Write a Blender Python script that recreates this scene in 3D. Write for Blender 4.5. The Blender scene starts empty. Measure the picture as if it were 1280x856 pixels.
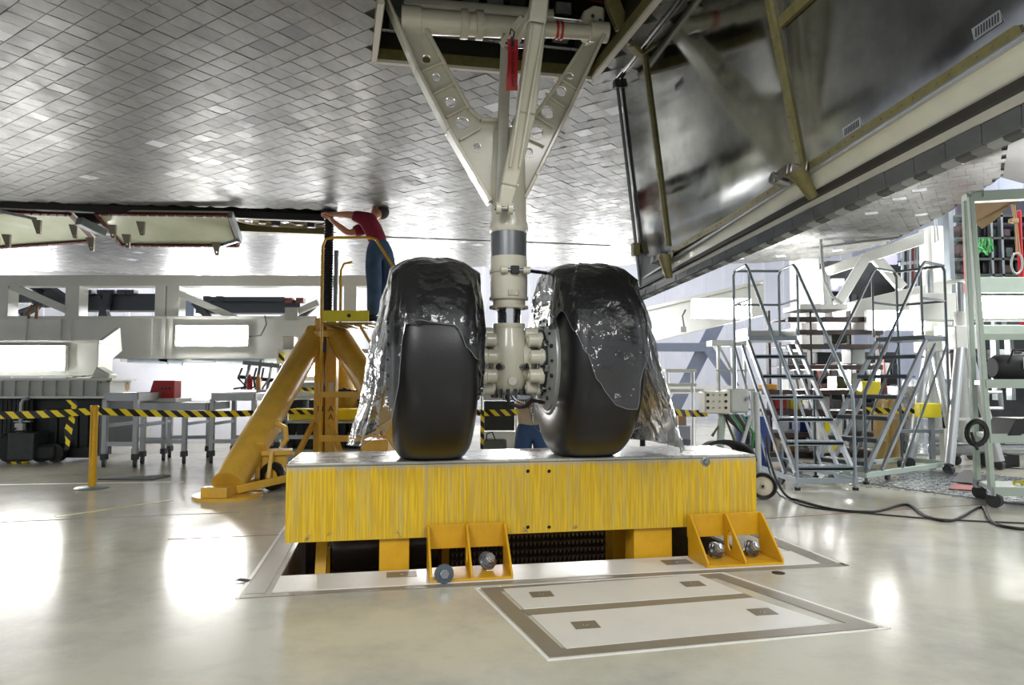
import bpy, bmesh, math, random
from math import pi, sin, cos, tan, atan, atan2, radians as R, sqrt, floor, hypot
from mathutils import Vector as V, Matrix as M4, noise
from mathutils.geometry import tessellate_polygon
random.seed(7)
S = bpy.context.scene
COL = S.collection

# ---------------------------------------------------------------- camera, world, light, exposure
H = 1.05; TILT = R(3.15); F = 870.0; PSI = R(10.5)
cam = bpy.data.objects.new('camera', bpy.data.cameras.new('camera')); COL.objects.link(cam)
cam.location = (0, 0, H); cam.rotation_euler = (pi/2 + TILT, 0, 0)
cam.data.sensor_width = 36; cam.data.lens = F/1280*36; cam.data.clip_end = 200; cam.data.clip_start = .05
S.camera = cam
S.view_settings.view_transform = 'Standard'; S.view_settings.look = 'None'
S.view_settings.gamma = 1; S.view_settings.use_curve_mapping = False
S.view_settings.exposure = 0.17
w = bpy.data.worlds.new('hangar_air'); S.world = w; w.use_nodes = True
w.node_tree.nodes['Background'].inputs[0].default_value = (.93, .97, 1.0, 1)
w.node_tree.nodes['Background'].inputs[1].default_value = .6
def area(name, loc, target, sx, sy, power, color=(1, .97, .92)):
    l = bpy.data.lights.new(name, 'AREA'); l.shape = 'RECTANGLE'; l.size = sx; l.size_y = sy; l.energy = power; l.color = color
    o = bpy.data.objects.new(name, l); COL.objects.link(o); o.location = loc
    o.rotation_euler = (V(target)-V(loc)).to_track_quat('-Z', 'Y').to_euler(); return o
area('hangar_lamp', (-3.5, -4.5, 6.5), (-1, 3.5, .3), 3, 2, 360, (1, .99, .97))
area('hangar_lamp', (4.5, -4.5, 6.5), (1.5, 3.5, .3), 3, 2, 330, (1, .99, .97))
for lx_ in (-11, -7, -4.7, -2.2, .3, 2.3): area('wall_lamp', (lx_, (16.9+lx_*sin(PSI))/cos(PSI), 2.45), (lx_*.6, 8, 2.45), 1.4, .5, 150, (1, 1, 1))
area('partition_fill', (-4.4, 11.25, 1.25), (-4.4, 12.06, .75), 4.2, .12, 26, (1, 1, 1))  # unseen fill added below the platform to brighten the white partition
area('wing_fill', (4.7, 10.62, 1.02), (5.0, 9.3, 3.2), .9, .35, 520, (1, 1, 1))  # unseen fill added behind the racks to brighten the wing underside
area('hangar_lamp', (-6, 15.8, 6.0), (-4, 11.5, 1), 4, 1, 500, (1, 1, 1))
area('hangar_lamp', (7.5, 14.5, 7.5), (5.5, 9, 1), 4, 2, 520, (1, 1, 1))
area('hangar_lamp', (9.5, 6, 6.5), (5.5, 8, 1), 2, 3, 450, (1, 1, 1))

# ---------------------------------------------------------------- maths helpers
def ray(px, py):
    xr = (px-640)/F; yr = (428-py)/F
    return V((xr, cos(TILT)-yr*sin(TILT), sin(TILT)+yr*cos(TILT)))
def P(px, py, d):                       # the point seen at a pixel, at distance d down the hall
    r = ray(px, py); return V((0, 0, H)) + r*(d/r.y)
def Z(px, py, z=0.0):                   # the point seen at a pixel on a level plane
    r = ray(px, py); return V((0, 0, H)) + r*((z-H)/r.z)
def proj(p):
    q = V(p)-V((0, 0, H)); dep = q.y*cos(TILT)+q.z*sin(TILT); up = -q.y*sin(TILT)+q.z*cos(TILT)
    return 640+F*q.x/dep, 428-F*up/dep, dep
UX = V((cos(PSI), sin(PSI), 0)); VX = V((-sin(PSI), cos(PSI), 0))   # along the wing, towards the tail
def UV(p): return (p.dot(UX), p.dot(VX))
def O(u, v, z=0.0): return UX*u + VX*v + V((0, 0, z))

def lin(c): return tuple(((x/12.92) if x <= .04045 else ((x+.055)/1.055)**2.4) for x in c)
def hexc(h): return lin(tuple(int(h[i:i+2], 16)/255 for i in (0, 2, 4)))

# ---------------------------------------------------------------- materials
MATS = {}
def mat(name, col, rough=.5, metal=0.0, var=0.0, scale=8.0, bump=0.0, bscale=40.0, rvar=0.0, spec=.5, stretch=None, col2=None, emit=0, coat=0):
    if name in MATS: return MATS[name]
    m = bpy.data.materials.new(name); m.use_nodes = True; nt = m.node_tree; b = nt.nodes['Principled BSDF']
    c = hexc(col) if isinstance(col, str) else col
    b.inputs['Base Color'].default_value = (*c, 1); b.inputs['Roughness'].default_value = rough; b.inputs['Metallic'].default_value = metal
    b.inputs['Specular IOR Level'].default_value = spec
    if coat: b.inputs['Coat Weight'].default_value = coat; b.inputs['Coat Roughness'].default_value = .08
    if emit:
        b.inputs['Emission Color'].default_value = (*c, 1); b.inputs['Emission Strength'].default_value = emit
    if var or bump or rvar:
        tc = nt.nodes.new('ShaderNodeTexCoord'); src = tc.outputs['Object']
        if stretch:
            mp = nt.nodes.new('ShaderNodeMapping'); mp.inputs['Scale'].default_value = stretch; nt.links.new(src, mp.inputs[0]); src = mp.outputs[0]
        n = nt.nodes.new('ShaderNodeTexNoise'); n.inputs['Scale'].default_value = scale; n.inputs['Detail'].default_value = 6; n.inputs['Roughness'].default_value = .62
        nt.links.new(src, n.inputs['Vector'])
        if var:
            r = nt.nodes.new('ShaderNodeMix'); r.data_type = 'RGBA'
            c2 = hexc(col2) if col2 else tuple(x*(1-var) for x in c)
            r.inputs['A'].default_value = (*c2, 1); r.inputs['B'].default_value = (*c, 1)
            mr = nt.nodes.new('ShaderNodeMapRange'); mr.inputs[1].default_value = .35; mr.inputs[2].default_value = .6
            nt.links.new(n.outputs['Fac'], mr.inputs[0]); nt.links.new(mr.outputs[0], r.inputs['Factor']); nt.links.new(r.outputs['Result'], b.inputs['Base Color'])
        if rvar:
            mr = nt.nodes.new('ShaderNodeMapRange'); mr.inputs[1].default_value = .3; mr.inputs[2].default_value = .7
            mr.inputs[3].default_value = max(.02, rough-rvar); mr.inputs[4].default_value = rough+rvar
            nt.links.new(n.outputs['Fac'], mr.inputs[0]); nt.links.new(mr.outputs[0], b.inputs['Roughness'])
        if bump:
            n2 = nt.nodes.new('ShaderNodeTexNoise'); n2.inputs['Scale'].default_value = bscale; n2.inputs['Detail'].default_value = 4
            nt.links.new(src, n2.inputs['Vector'])
            bp = nt.nodes.new('ShaderNodeBump'); bp.inputs['Strength'].default_value = bump; bp.inputs['Distance'].default_value = .01
            nt.links.new(n2.outputs['Fac'], bp.inputs['Height']); nt.links.new(bp.outputs[0], b.inputs['Normal'])
    MATS[name] = m; return m
def nodes_of(name):
    m = bpy.data.materials.new(name); m.use_nodes = True; MATS[name] = m; return m, m.node_tree, m.node_tree.nodes['Principled BSDF']
def stripes(name, c1, c2, period, axis=(1, 0, 1)):
    m, nt, b = nodes_of(name)
    tc = nt.nodes.new('ShaderNodeTexCoord'); dp = nt.nodes.new('ShaderNodeVectorMath'); dp.operation = 'DOT_PRODUCT'; dp.inputs[1].default_value = tuple(a/period for a in axis)
    nt.links.new(tc.outputs['Object'], dp.inputs[0])
    fr = nt.nodes.new('ShaderNodeMath'); fr.operation = 'FRACT'; nt.links.new(dp.outputs['Value'], fr.inputs[0])
    gt = nt.nodes.new('ShaderNodeMath'); gt.operation = 'GREATER_THAN'; gt.inputs[1].default_value = .5; nt.links.new(fr.outputs[0], gt.inputs[0])
    mx = nt.nodes.new('ShaderNodeMix'); mx.data_type = 'RGBA'; mx.inputs['A'].default_value = (*hexc(c1), 1); mx.inputs['B'].default_value = (*hexc(c2), 1)
    nt.links.new(gt.outputs[0], mx.inputs['Factor']); nt.links.new(mx.outputs['Result'], b.inputs['Base Color']); b.inputs['Roughness'].default_value = .45
    return m
BEIGE = mat('gear_paint', 'cac6b5', .28, var=.08, scale=5, coat=.4)
BEIGE_D = mat('gear_paint_worn', 'c4bfac', .4, var=.2, scale=14)
STEEL = mat('brushed_steel', '8f9296', .3, 1, rvar=.12, scale=20)
CHROME = mat('chrome', 'd9dade', .08, 1)
ALU = mat('galvanised_tube', 'a9adb0', .35, .7, var=.1)
GREYP = mat('grey_paint', '7c8488', .4, .2, var=.12)
STAIRG = mat('stair_grey_paint', '98a3ab', .4, .1, var=.12)
LGREY = mat('light_grey_paint', 'bfc3c0', .45, var=.06)
WHITEP = mat('white_steel_paint', 'dedfda', .42, var=.07, scale=2)
SAGE = mat('sage_green_paint', 'aebcb0', .42, var=.06)
BLACKR = mat('tyre_rubber', '1a1a1b', .38, var=.25, scale=6, bump=.05, bscale=90, spec=.45)
BLACK = mat('black_plastic', '161617', .5)
DARK = mat('dark_machinery', '26292a', .45, .2, var=.3)
DGREEN = mat('dark_green_machinery', '3a4340', .4, .1, var=.25)
BROWN = mat('brown_rack_steel', '372b29', .5, .1, var=.2)
YEL = mat('yellow_paint', 'd2a01f', .35, var=.14, scale=7, spec=.4)
YELO = mat('ochre_yellow_paint', 'd9ab3f', .36, var=.16, scale=6)
YELB = mat('bright_yellow_paint', 'e6d51c', .45, var=.08)
RED = mat('red_paint', 'b3262a', .45, var=.1)
REDD = mat('dark_red_primer', '5c2420', .6, var=.3)
GREENZ = mat('chromate_primer', '6a643a', .5, .1, var=.25, scale=20)
SKIN = mat('skin', 'b98468', .5)
MAROON = mat('maroon_cotton', '7c1730', .85, var=.2, scale=9, bump=.3, bscale=18)
JEANS = mat('blue_denim', '3f5876', .9, var=.28, scale=7, bump=.3, bscale=22)
TANC = mat('tan_cotton', 'b3a48c', .85, var=.1)
HAIR = mat('brown_hair', '2c2420', .7)
LAMP = mat('lamp_diffuser', (1, .985, .95), .5, emit=42)
BLUE = mat('blue_plastic', '29407e', .45)
CARD = mat('brown_card', 'a88a68', .8, var=.1)
PAPER = mat('brown_paper', 'b79b78', .8, var=.1)
GREENL = mat('green_cord', '2f7a3c', .5)
CABLE = mat('black_cable', '1b1a1a', .5)
TAPE = stripes('hazard_tape', '14130f', 'e8cf28', .13)
GLASSG = mat('ink_black', '0d0d0e', .6)

# ---------------------------------------------------------------- mesh helpers
class MB:
    def __init__(s): s.v = []; s.f = []
    def add(s, vs, fs):
        k = len(s.v); s.v += [tuple(x) for x in vs]; s.f += [tuple(i+k for i in f) for f in fs]; return s
    def box(s, c, size, rz=0, ry=0, rx=0):
        hx, hy, hz = (x/2 for x in size); m = M4.Rotation(rz, 3, 'Z') @ M4.Rotation(ry, 3, 'Y') @ M4.Rotation(rx, 3, 'X'); c = V(c)
        vs = [c + m @ V((x*hx, y*hy, z*hz)) for x in (-1, 1) for y in (-1, 1) for z in (-1, 1)]
        return s.add(vs, [(0, 1, 3, 2), (4, 6, 7, 5), (0, 4, 5, 1), (2, 3, 7, 6), (0, 2, 6, 4), (1, 5, 7, 3)])
    def bb(s, a, b): return s.box([(x+y)/2 for x, y in zip(a, b)], [abs(y-x) for x, y in zip(a, b)])
    def bar(s, a, b, w, h=None, up=(0, 0, 1), w2=None, h2=None):
        a = V(a); b = V(b); h = h or w; w2 = w2 or w; h2 = h2 or h; d = (b-a).normalized(); u = V(up)
        if abs(d.dot(u)) > .97: u = V((0, 1, 0))
        x = d.cross(u).normalized(); y = x.cross(d)
        vs = [p + x*(sx*ww/2) + y*(sy*hh/2) for p, ww, hh in ((a, w, h), (b, w2, h2)) for sx, sy in ((-1, -1), (1, -1), (1, 1), (-1, 1))]
        return s.add(vs, [(3, 2, 1, 0), (4, 5, 6, 7), (0, 1, 5, 4), (1, 2, 6, 5), (2, 3, 7, 6), (3, 0, 4, 7)])
    def cyl(s, a, b, r, r2=None, n=16): return s.lathe([(r, 0), (r if r2 is None else r2, (V(b)-V(a)).length)], a, V(b)-V(a), n, True)
    def lathe(s, prof, a, axis=(0, 0, 1), n=24, cap=False, sy=1.0):
        a = V(a); d = V(axis).normalized(); u = V((0, 0, 1)) if abs(d.z) < .9 else V((1, 0, 0))
        x = u.cross(d).normalized(); y = d.cross(x); k = len(prof)
        vs = [a + d*h + x*(r*cos(2*pi*i/n)) + y*(r*sin(2*pi*i/n)*sy) for i in range(n) for r, h in prof]
        fs = [(i*k+j, ((i+1) % n)*k+j, ((i+1) % n)*k+j+1, i*k+j+1) for i in range(n) for j in range(k-1)]
        if cap: fs += [tuple(i*k for i in range(n))[::-1], tuple(i*k+k-1 for i in range(n))]
        return s.add(vs, fs)
    def tube(s, pts, r, n=8, closed=False, r2=None):
        pts = [V(p) for p in pts]; m = len(pts); vs = []; prev = None
        for i, p in enumerate(pts):
            a = pts[i-1] if i or closed else p; b = pts[(i+1) % m] if i < m-1 or closed else p
            d = (b-a).normalized()
            if prev is None:
                u = V((0, 0, 1)) if abs(d.z) < .9 else V((0, 1, 0)); x = d.cross(u).normalized()
            else: x = (prev - d*prev.dot(d)).normalized()
            prev = x; y = d.cross(x); rr = r if r2 is None else r+(r2-r)*i/(m-1)
            vs += [p + x*(rr*cos(2*pi*j/n)) + y*(rr*sin(2*pi*j/n)) for j in range(n)]
        mm = m if closed else m-1
        fs = [(i*n+j, i*n+(j+1) % n, ((i+1) % m)*n+(j+1) % n, ((i+1) % m)*n+j) for i in range(mm) for j in range(n)]
        if not closed: fs += [tuple(range(n))[::-1], tuple((m-1)*n+j for j in range(n))]
        return s.add(vs, fs)
    def plate(s, poly, holes, f, t):     # polygon (2-D) with holes, f maps (a, b, depth) to 3-D, t = thickness
        loops = [[V((x, y, 0)) for x, y in poly]] + [[V((x, y, 0)) for x, y in h] for h in holes]
        tri = tessellate_polygon(loops); flat = [p for l in loops for p in l]; n = len(flat)
        vs = [f(p.x, p.y, -t/2) for p in flat] + [f(p.x, p.y, t/2) for p in flat]
        fs = [tuple(q) for q in tri] + [tuple(i+n for i in q[::-1]) for q in tri]; k = 0
        for l in loops:
            m = len(l); fs += [(k+i, k+(i+1) % m, k+(i+1) % m+n, k+i+n) for i in range(m)]; k += m
        return s.add(vs, fs)
    def sphere(s, c, r, sc=(1, 1, 1), n=14, m=8):
        c = V(c); vs = [c+V((0, 0, r*sc[2]))]
        for i in range(1, m):
            for j in range(n):
                a = pi*i/m; b = 2*pi*j/n; vs.append(c + V((r*sc[0]*sin(a)*cos(b), r*sc[1]*sin(a)*sin(b), r*sc[2]*cos(a))))
        vs.append(c-V((0, 0, r*sc[2]))); e = len(vs)-1
        fs = [(0, 1+j, 1+(j+1) % n) for j in range(n)]
        for i in range(m-2): fs += [(1+i*n+j, 1+(i+1)*n+j, 1+(i+1)*n+(j+1) % n, 1+i*n+(j+1) % n) for j in range(n)]
        fs += [(e, 1+(m-2)*n+(j+1) % n, 1+(m-2)*n+j) for j in range(n)]
        return s.add(vs, fs)
    def mesh(s, name, m, inv=None, smooth=True, fix=True):
        me = bpy.data.meshes.new(name)
        me.from_pydata([inv @ V(p) for p in s.v] if inv else s.v, [], s.f); me.update()
        if fix:
            b = bmesh.new(); b.from_mesh(me); bmesh.ops.recalc_face_normals(b, faces=b.faces); b.to_mesh(me); b.free()
        if smooth:
            me.shade_smooth(); me.set_sharp_from_angle(angle=R(38))
        if m: me.materials.append(m)
        return me
    def build(s, name, m, parent=None, world=False, bevel=0, smooth=True, label=None, fix=True):
        inv = WM[parent.name].inverted() if (world and parent) else None
        o = bpy.data.objects.new(name, s.mesh(name, m, inv, smooth, fix)); COL.objects.link(o)
        if parent: o.parent = parent; WM[o.name] = WM[parent.name]
        else: WM[o.name] = M4.Identity(4)
        if bevel:
            md = o.modifiers.new('edge', 'BEVEL'); md.width = bevel; md.segments = 2; md.limit_method = 'ANGLE'; md.angle_limit = R(40)
        if label: o['label'] = label
        return o
WM = {}
def thing(name, label, cat, loc=(0, 0, 0), rz=0.0, group=None):
    o = bpy.data.objects.new(name, None); COL.objects.link(o); o.location = loc; o.rotation_euler = (0, 0, rz)
    o.empty_display_size = .1
    o['label'] = label; o['category'] = cat
    if group: o['group'] = group
    WM[o.name] = M4.Translation(V(loc)) @ M4.Rotation(rz, 4, 'Z'); return o
def tag(o, label, cat, group=None):
    o['label'] = label; o['category'] = cat
    if group: o['group'] = group
    return o
def setting(o): o['kind'] = 'structure'; return o
def solo(name, mb, m, label, cat, loc=None, rz=0.0, group=None, bevel=0, world=True):   # a thing that is one mesh
    c = V(loc) if loc is not None else V((0, 0, 0)); w = M4.Translation(c) @ M4.Rotation(rz, 4, 'Z')
    o = bpy.data.objects.new(name, mb.mesh(name, m, w.inverted() if world else None)); COL.objects.link(o)
    o.matrix_world = w; WM[o.name] = w
    if bevel:
        md = o.modifiers.new('edge', 'BEVEL'); md.width = bevel; md.segments = 2; md.limit_method = 'ANGLE'; md.angle_limit = R(40)
    return tag(o, label, cat, group)
def dup(root, loc, rz, label, group=None):
    r = root.copy(); COL.objects.link(r); r.location = loc; r.rotation_euler = (0, 0, rz); r['label'] = label
    if group: r['group'] = group
    WM[r.name] = M4.Translation(V(loc)) @ M4.Rotation(rz, 4, 'Z')
    for ch in list(root.children):
        c = ch.copy(); COL.objects.link(c); c.parent = r
        for g in list(ch.children):
            d = g.copy(); COL.objects.link(d); d.parent = c
    return r
def text(body, m, parent, mw, size, name='lettering', depth=.001):
    cu = bpy.data.curves.new(name, 'FONT'); cu.body = body; cu.size = size; cu.align_x = 'CENTER'; cu.align_y = 'CENTER'; cu.extrude = depth
    cu.resolution_u = 2; tmp = bpy.data.objects.new('type', cu); COL.objects.link(tmp); bpy.context.view_layer.update()
    me = bpy.data.meshes.new_from_object(tmp.evaluated_get(bpy.context.evaluated_depsgraph_get())); bpy.data.objects.remove(tmp)
    me.materials.clear(); me.materials.append(m); o = bpy.data.objects.new(name, me); COL.objects.link(o)
    o.parent = parent; o.matrix_local = WM[parent.name].inverted() @ mw; WM[o.name] = WM[parent.name]; return o
def frame(o, x, y):                     # matrix with local x, y axes and origin o
    x = V(x).normalized(); y = V(y).normalized(); z = x.cross(y)
    return M4(((x.x, y.x, z.x, o[0]), (x.y, y.y, z.y, o[1]), (x.z, y.z, z.z, o[2]), (0, 0, 0, 1)))
def circ(cx, cy, r, n=16, ry=None): return [(cx+r*cos(2*pi*i/n), cy+(ry or r)*sin(2*pi*i/n)) for i in range(n)]
def skin(name, joints, edges, m, parent, sub=2, root=0):     # joints: world point + radius
    me = bpy.data.meshes.new(name); inv = WM[parent.name].inverted()
    me.from_pydata([inv @ V(j[0]) for j in joints], edges, []); me.update()
    o = bpy.data.objects.new(name, me); COL.objects.link(o); o.parent = parent; WM[o.name] = WM[parent.name]
    md = o.modifiers.new('skin', 'SKIN'); md.use_smooth_shade = True; md.branch_smoothing = .6
    for i, sv in enumerate(me.skin_vertices[0].data):
        r = joints[i][1]; sv.radius = r if isinstance(r, tuple) else (r, r); sv.use_root = (i == root)
    md = o.modifiers.new('sub', 'SUBSURF'); md.levels = sub; md.render_levels = sub
    me.materials.append(m); return o
# ================================================================ SETTING
m, nt, b = nodes_of('epoxy_floor')
tc = nt.nodes.new('ShaderNodeTexCoord')
n1 = nt.nodes.new('ShaderNodeTexNoise'); n1.inputs['Scale'].default_value = 1.3; n1.inputs['Detail'].default_value = 8; n1.inputs['Roughness'].default_value = .7
n2 = nt.nodes.new('ShaderNodeTexNoise'); n2.inputs['Scale'].default_value = 9; n2.inputs['Detail'].default_value = 8; n2.inputs['Roughness'].default_value = .75
mp = nt.nodes.new('ShaderNodeMapping'); mp.inputs['Scale'].default_value = (1, 2.2, 1); mp.inputs['Rotation'].default_value = (0, 0, .5)
nt.links.new(tc.outputs['Object'], n1.inputs['Vector']); nt.links.new(tc.outputs['Object'], mp.inputs[0]); nt.links.new(mp.outputs[0], n2.inputs['Vector'])
cr = nt.nodes.new('ShaderNodeMix'); cr.data_type = 'RGBA'; cr.inputs['A'].default_value = (*hexc('a9a79c'), 1); cr.inputs['B'].default_value = (*hexc('c3c0af'), 1)
mr = nt.nodes.new('ShaderNodeMapRange'); mr.inputs[1].default_value = .32; mr.inputs[2].default_value = .55
nt.links.new(n1.outputs['Fac'], mr.inputs[0]); nt.links.new(mr.outputs[0], cr.inputs['Factor']); nt.links.new(cr.outputs['Result'], b.inputs['Base Color'])
mr2 = nt.nodes.new('ShaderNodeMapRange'); mr2.inputs[1].default_value = .3; mr2.inputs[2].default_value = .7; mr2.inputs[3].default_value = .1; mr2.inputs[4].default_value = .24
nt.links.new(n2.outputs['Fac'], mr2.inputs[0]); nt.links.new(mr2.outputs[0], b.inputs['Roughness'])
bp = nt.nodes.new('ShaderNodeBump'); bp.inputs['Strength'].default_value = .06; bp.inputs['Distance'].default_value = .02
nt.links.new(n1.outputs['Fac'], bp.inputs['Height']); nt.links.new(bp.outputs[0], b.inputs['Normal'])
b.inputs['Specular IOR Level'].default_value = .55
FLOORM = m

FL = Z(357.5, 580, .6); FR = Z(943.6, 567.3, .6)
uL, v0 = UV(FL); uR, v0b = UV(FR); v0 = (v0+v0b)/2
print('BEAM', uL, uR, v0, v0b)
PU0, PU1, PV0, PV1 = uL-.02, uR-.05, v0+.01, v0+1.5
fo = lambda x, y, t: O(x, y, t)
setting(MB().plate([(-16, -8), (18, -8), (18, 24), (-16, 24)], [[(PU0, PV0), (PU1, PV0), (PU1, PV1), (PU0, PV1)]], lambda x, y, t: O(x, y, t-.005), .01).build('floor', FLOORM))
PITM = mat('pit_concrete', '75665a', .7, var=.35, scale=5, bump=.3)
pit = MB()
for a, c in (((PU0, PV0), (PU1, PV0)), ((PU1, PV0), (PU1, PV1)), ((PU1, PV1), (PU0, PV1)), ((PU0, PV1), (PU0, PV0))):
    pit.add([O(*a, -.011), O(*c, -.011), O(*c, -.7), O(*a, -.7)], [(0, 1, 2, 3)])
pit.add([O(PU0, PV0, -.7), O(PU1, PV0, -.7), O(PU1, PV1, -.7), O(PU0, PV1, -.7)], [(0, 1, 2, 3)])
setting(pit.build('wall_pit', PITM))
# hangar walls far behind, in corrugated sheet
WALLM = mat('wall_sheet', 'd9dbe6', .6, var=.05, scale=1.5)
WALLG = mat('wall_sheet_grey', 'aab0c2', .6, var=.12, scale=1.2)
def ribwall(name, a, c, h, mtl, pitch=.6):
    wmb = MB(); a = V(a); c = V(c); L = (c-a).length; d = (c-a)/L; nn = V((-d.y, d.x, 0)); k = int(L/pitch); vs = []; prof = []
    for i in range(k):
        for f, o in ((0, 0), (.8, 0), (.84, .03), (.96, .03)): prof.append((i+f)*pitch); vs.append(a+d*((i+f)*pitch)-nn*o)
    n = len(vs); vs2 = vs+[p+V((0, 0, h)) for p in vs]
    wmb.add(vs2, [(i, i+1, n+i+1, n+i) for i in range(n-1)])
    return setting(wmb.build(name, mtl, smooth=False))
ribwall('wall_back', O(-16, 17.5), O(18, 17.5), 9, WALLM)
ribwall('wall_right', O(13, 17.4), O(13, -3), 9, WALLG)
ribwall('wall_left', O(-14, -3), O(-14, 17.4), 9, WALLM)
# checker plate set in the floor at the right
CHK = mat('checker_plate', '8a8f93', .3, .85, rvar=.1, scale=30)
cp = [Z(958, 592), Z(1062, 602), Z(1300, 634), Z(1330, 601), Z(1000, 578)]
k = MB().plate([UV(p) for p in cp], [], lambda x, y, t: O(x, y, .004+t), .008)
plate = setting(k.build('floor_plate', CHK))
lug = MB()
for i in range(60):
    for j in range(16):
        p = O(2.3+i*.075, 5.35+j*.1+(.05 if i % 2 else 0), .0085); ux, uy = UV(p); x, y, _ = proj(p)
        t = (x-958)/(1300-958)
        if 965 < x < 1320 and y > 583+t*8 and y < 594+(x-958)*.115: lug.box(p, (.05, .012, .005), rz=PSI+(.78 if (i+j) % 2 else -.78))
o = lug.build('tread', CHK, plate, smooth=False); o['kind'] = 'stuff'
# painted and taped marks on the floor
def strip(name, a, c, wd, m, z=.002):
    a = V(a); c = V(c); d = (c-a).normalized(); n = V((-d.y, d.x, 0))*wd/2; up = V((0, 0, z))
    return setting(MB().add([a+n, c+n, c-n, a-n, a+n+up, c+n+up, c-n+up, a-n+up], [(0, 1, 2, 3), (4, 5, 6, 7), (0, 1, 5, 4), (1, 2, 6, 5), (2, 3, 7, 6), (3, 0, 4, 7)]).build(name, m, smooth=False))
REDL = mat('red_floor_line', '8a4640', .4, var=.4, scale=3); YELL = mat('faded_yellow_line', 'c9c07e', .4, var=.3)
WHL = mat('white_floor_line', 'e9e8e2', .3, var=.1)
strip('trim_1', Z(210, 674), Z(356, 668), .012, REDL); strip('trim_2', Z(958, 648), Z(1262, 628), .012, REDL)
strip('trim_3', Z(70, 646), Z(215, 625), .05, YELL); strip('trim_4', Z(-10, 606), Z(230, 602), .05, WHL)
strip('trim_5', Z(-10, 653), Z(300, 640), .012, mat('grey_joint', '837c72', .5))
# hatch frame strips around the pit and the hatch (grey scuffed metal, white edging)
FRM = mat('scuffed_hatch_frame', '918a7e', .35, .25, var=.15, scale=9, rvar=.08)
def loop(name, pts, wd, m, z):
    q = [UV(Z(*p)) for p in pts]; c = [sum(a)/len(q) for a in zip(*q)]; inn = []
    for i, p in enumerate(q):
        a = V(q[i-1]); b_ = V(q[(i+1) % len(q)]); pp = V(p); e1 = (pp-a).normalized(); e2 = (b_-pp).normalized()
        n1_ = V((-e1.y, e1.x)); n2_ = V((-e2.y, e2.x)); cc = V(c)-pp
        if n1_.dot(cc) < 0: n1_ = -n1_
        if n2_.dot(cc) < 0: n2_ = -n2_
        bis = (n1_+n2_); bis = bis/max(.3, bis.length_squared)*2*wd; inn.append(tuple(pp+bis))
    return MB().plate(q, [inn], lambda x, y, t: O(x, y, z/2+t), z), q, inn
HQ = [(592, 735), (902, 715), (1114, 786), (684, 826)]
mb, _, _ = loop('x', HQ, .014, None, .003); setting(mb.build('trim_6', WHL, smooth=False))
HQ2 = [(601, 735.5), (900, 717), (1098, 785), (688, 822)]
mb, _, _ = loop('x', HQ2, .075, None, .004)
PLATEM = mat('hatch_white_paint', 'dad8d0', .3, var=.05, scale=6)
HANDM = mat('recess_pull_metal', '8f877a', .4, .4, var=.2)
t = thing('floor_hatch', 'white two-panel hatch with grey metal frame set in the floor before yellow beam', 'hatch', Z(850, 770), 0)
f_ = mb.build('hatch_frame', FRM, t, world=True, smooth=False)
def hplate(parent, pts, handles):
    q = [UV(Z(*p)) for p in pts]
    p = MB().plate(q, [], lambda x, y, tt: O(x, y, .0025+tt), .005).build('hatch_panel', PLATEM, parent, world=True, smooth=False, bevel=.0015)
    for hx, hy in handles:
        c = UV(Z(hx, hy)); hh = MB()
        hh.plate([(c[0]-.055, c[1]-.045), (c[0]+.055, c[1]-.045), (c[0]+.055, c[1]+.045), (c[0]-.055, c[1]+.045)], [circ(c[0], c[1], .012, 10)], lambda x, y, tt: O(x, y, .0055+tt), .002)
        hh.cyl(O(c[0], c[1], .004), O(c[0], c[1], .009), .007, n=8)
        hh.build('recessed_pull', HANDM, p, world=True, smooth=False)
hplate(t, [(629, 737), (873, 719), (928, 742), (655, 762)], [(677, 744), (866, 731)])
hplate(t, [(664, 770), (941, 748), (1038, 780), (708, 812)], [(732, 782.5), (953, 766)])
mid = [UV(Z(*p)) for p in [(651, 763), (931, 742.5), (943, 748), (661, 769.5)]]
MB().plate(mid, [], lambda x, y, tt: O(x, y, .002+tt), .004).build('hatch_divider', FRM, t, world=True, smooth=False)
# cover plate along the near edge of the pit
t = thing('pit_cover_plate', 'long white cover plate along the near edge of the pit under yellow beam', 'cover plate', Z(620, 722), 0)
q = [(uL-.02, v0-.30), (uR+.22, v0-.30), (uR+.22, v0-.005), (uL-.02, v0-.005)]
p_ = MB().plate(q, [], lambda x, y, tt: O(x, y, .003+tt), .006).build('plate', PLATEM, t, world=True, smooth=False, bevel=.002)
for hx, hy in ((502, 719.5), (846, 704)):
    c = UV(Z(hx, hy)); MB().plate([(c[0]-.08, c[1]-.05), (c[0]+.08, c[1]-.05), (c[0]+.08, c[1]+.05), (c[0]-.08, c[1]+.05)], [circ(c[0], c[1], .012, 10)], lambda x, y, tt: O(x, y, .0075+tt), .003).build('recessed_pull', HANDM, p_, world=True, smooth=False)
q2 = [(uL-.16, v0-.36), (uR+.36, v0-.36), (uR+.36, v0-.302), (uL-.16, v0-.302)]
MB().plate(q2, [], lambda x, y, tt: O(x, y, .0015+tt), .003).build('edge_strip', FRM, t, world=True, smooth=False)
for uu, nm in ((uL-.1, 'trim_7'), (uR+.27, 'trim_8')):
    strip(nm, O(uu, v0-.30), O(uu, v0+1.6), .1, FRM, .004)
strip('trim_9', O(uL-.17, v0-.36), O(uL-.17, v0+1.6), .018, WHL, .003); strip('trim_10', O(uR+.34, v0-.36), O(uR+.34, v0+1.6), .018, WHL, .003)
for hx, hy, r in ((1007, 690.5, .035), (973, 716, .035)):
    setting(MB().cyl(Z(hx, hy), Z(hx, hy)+V((0, 0, .002)), r, n=20).build('floor_socket', BLACK, smooth=False))
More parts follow.
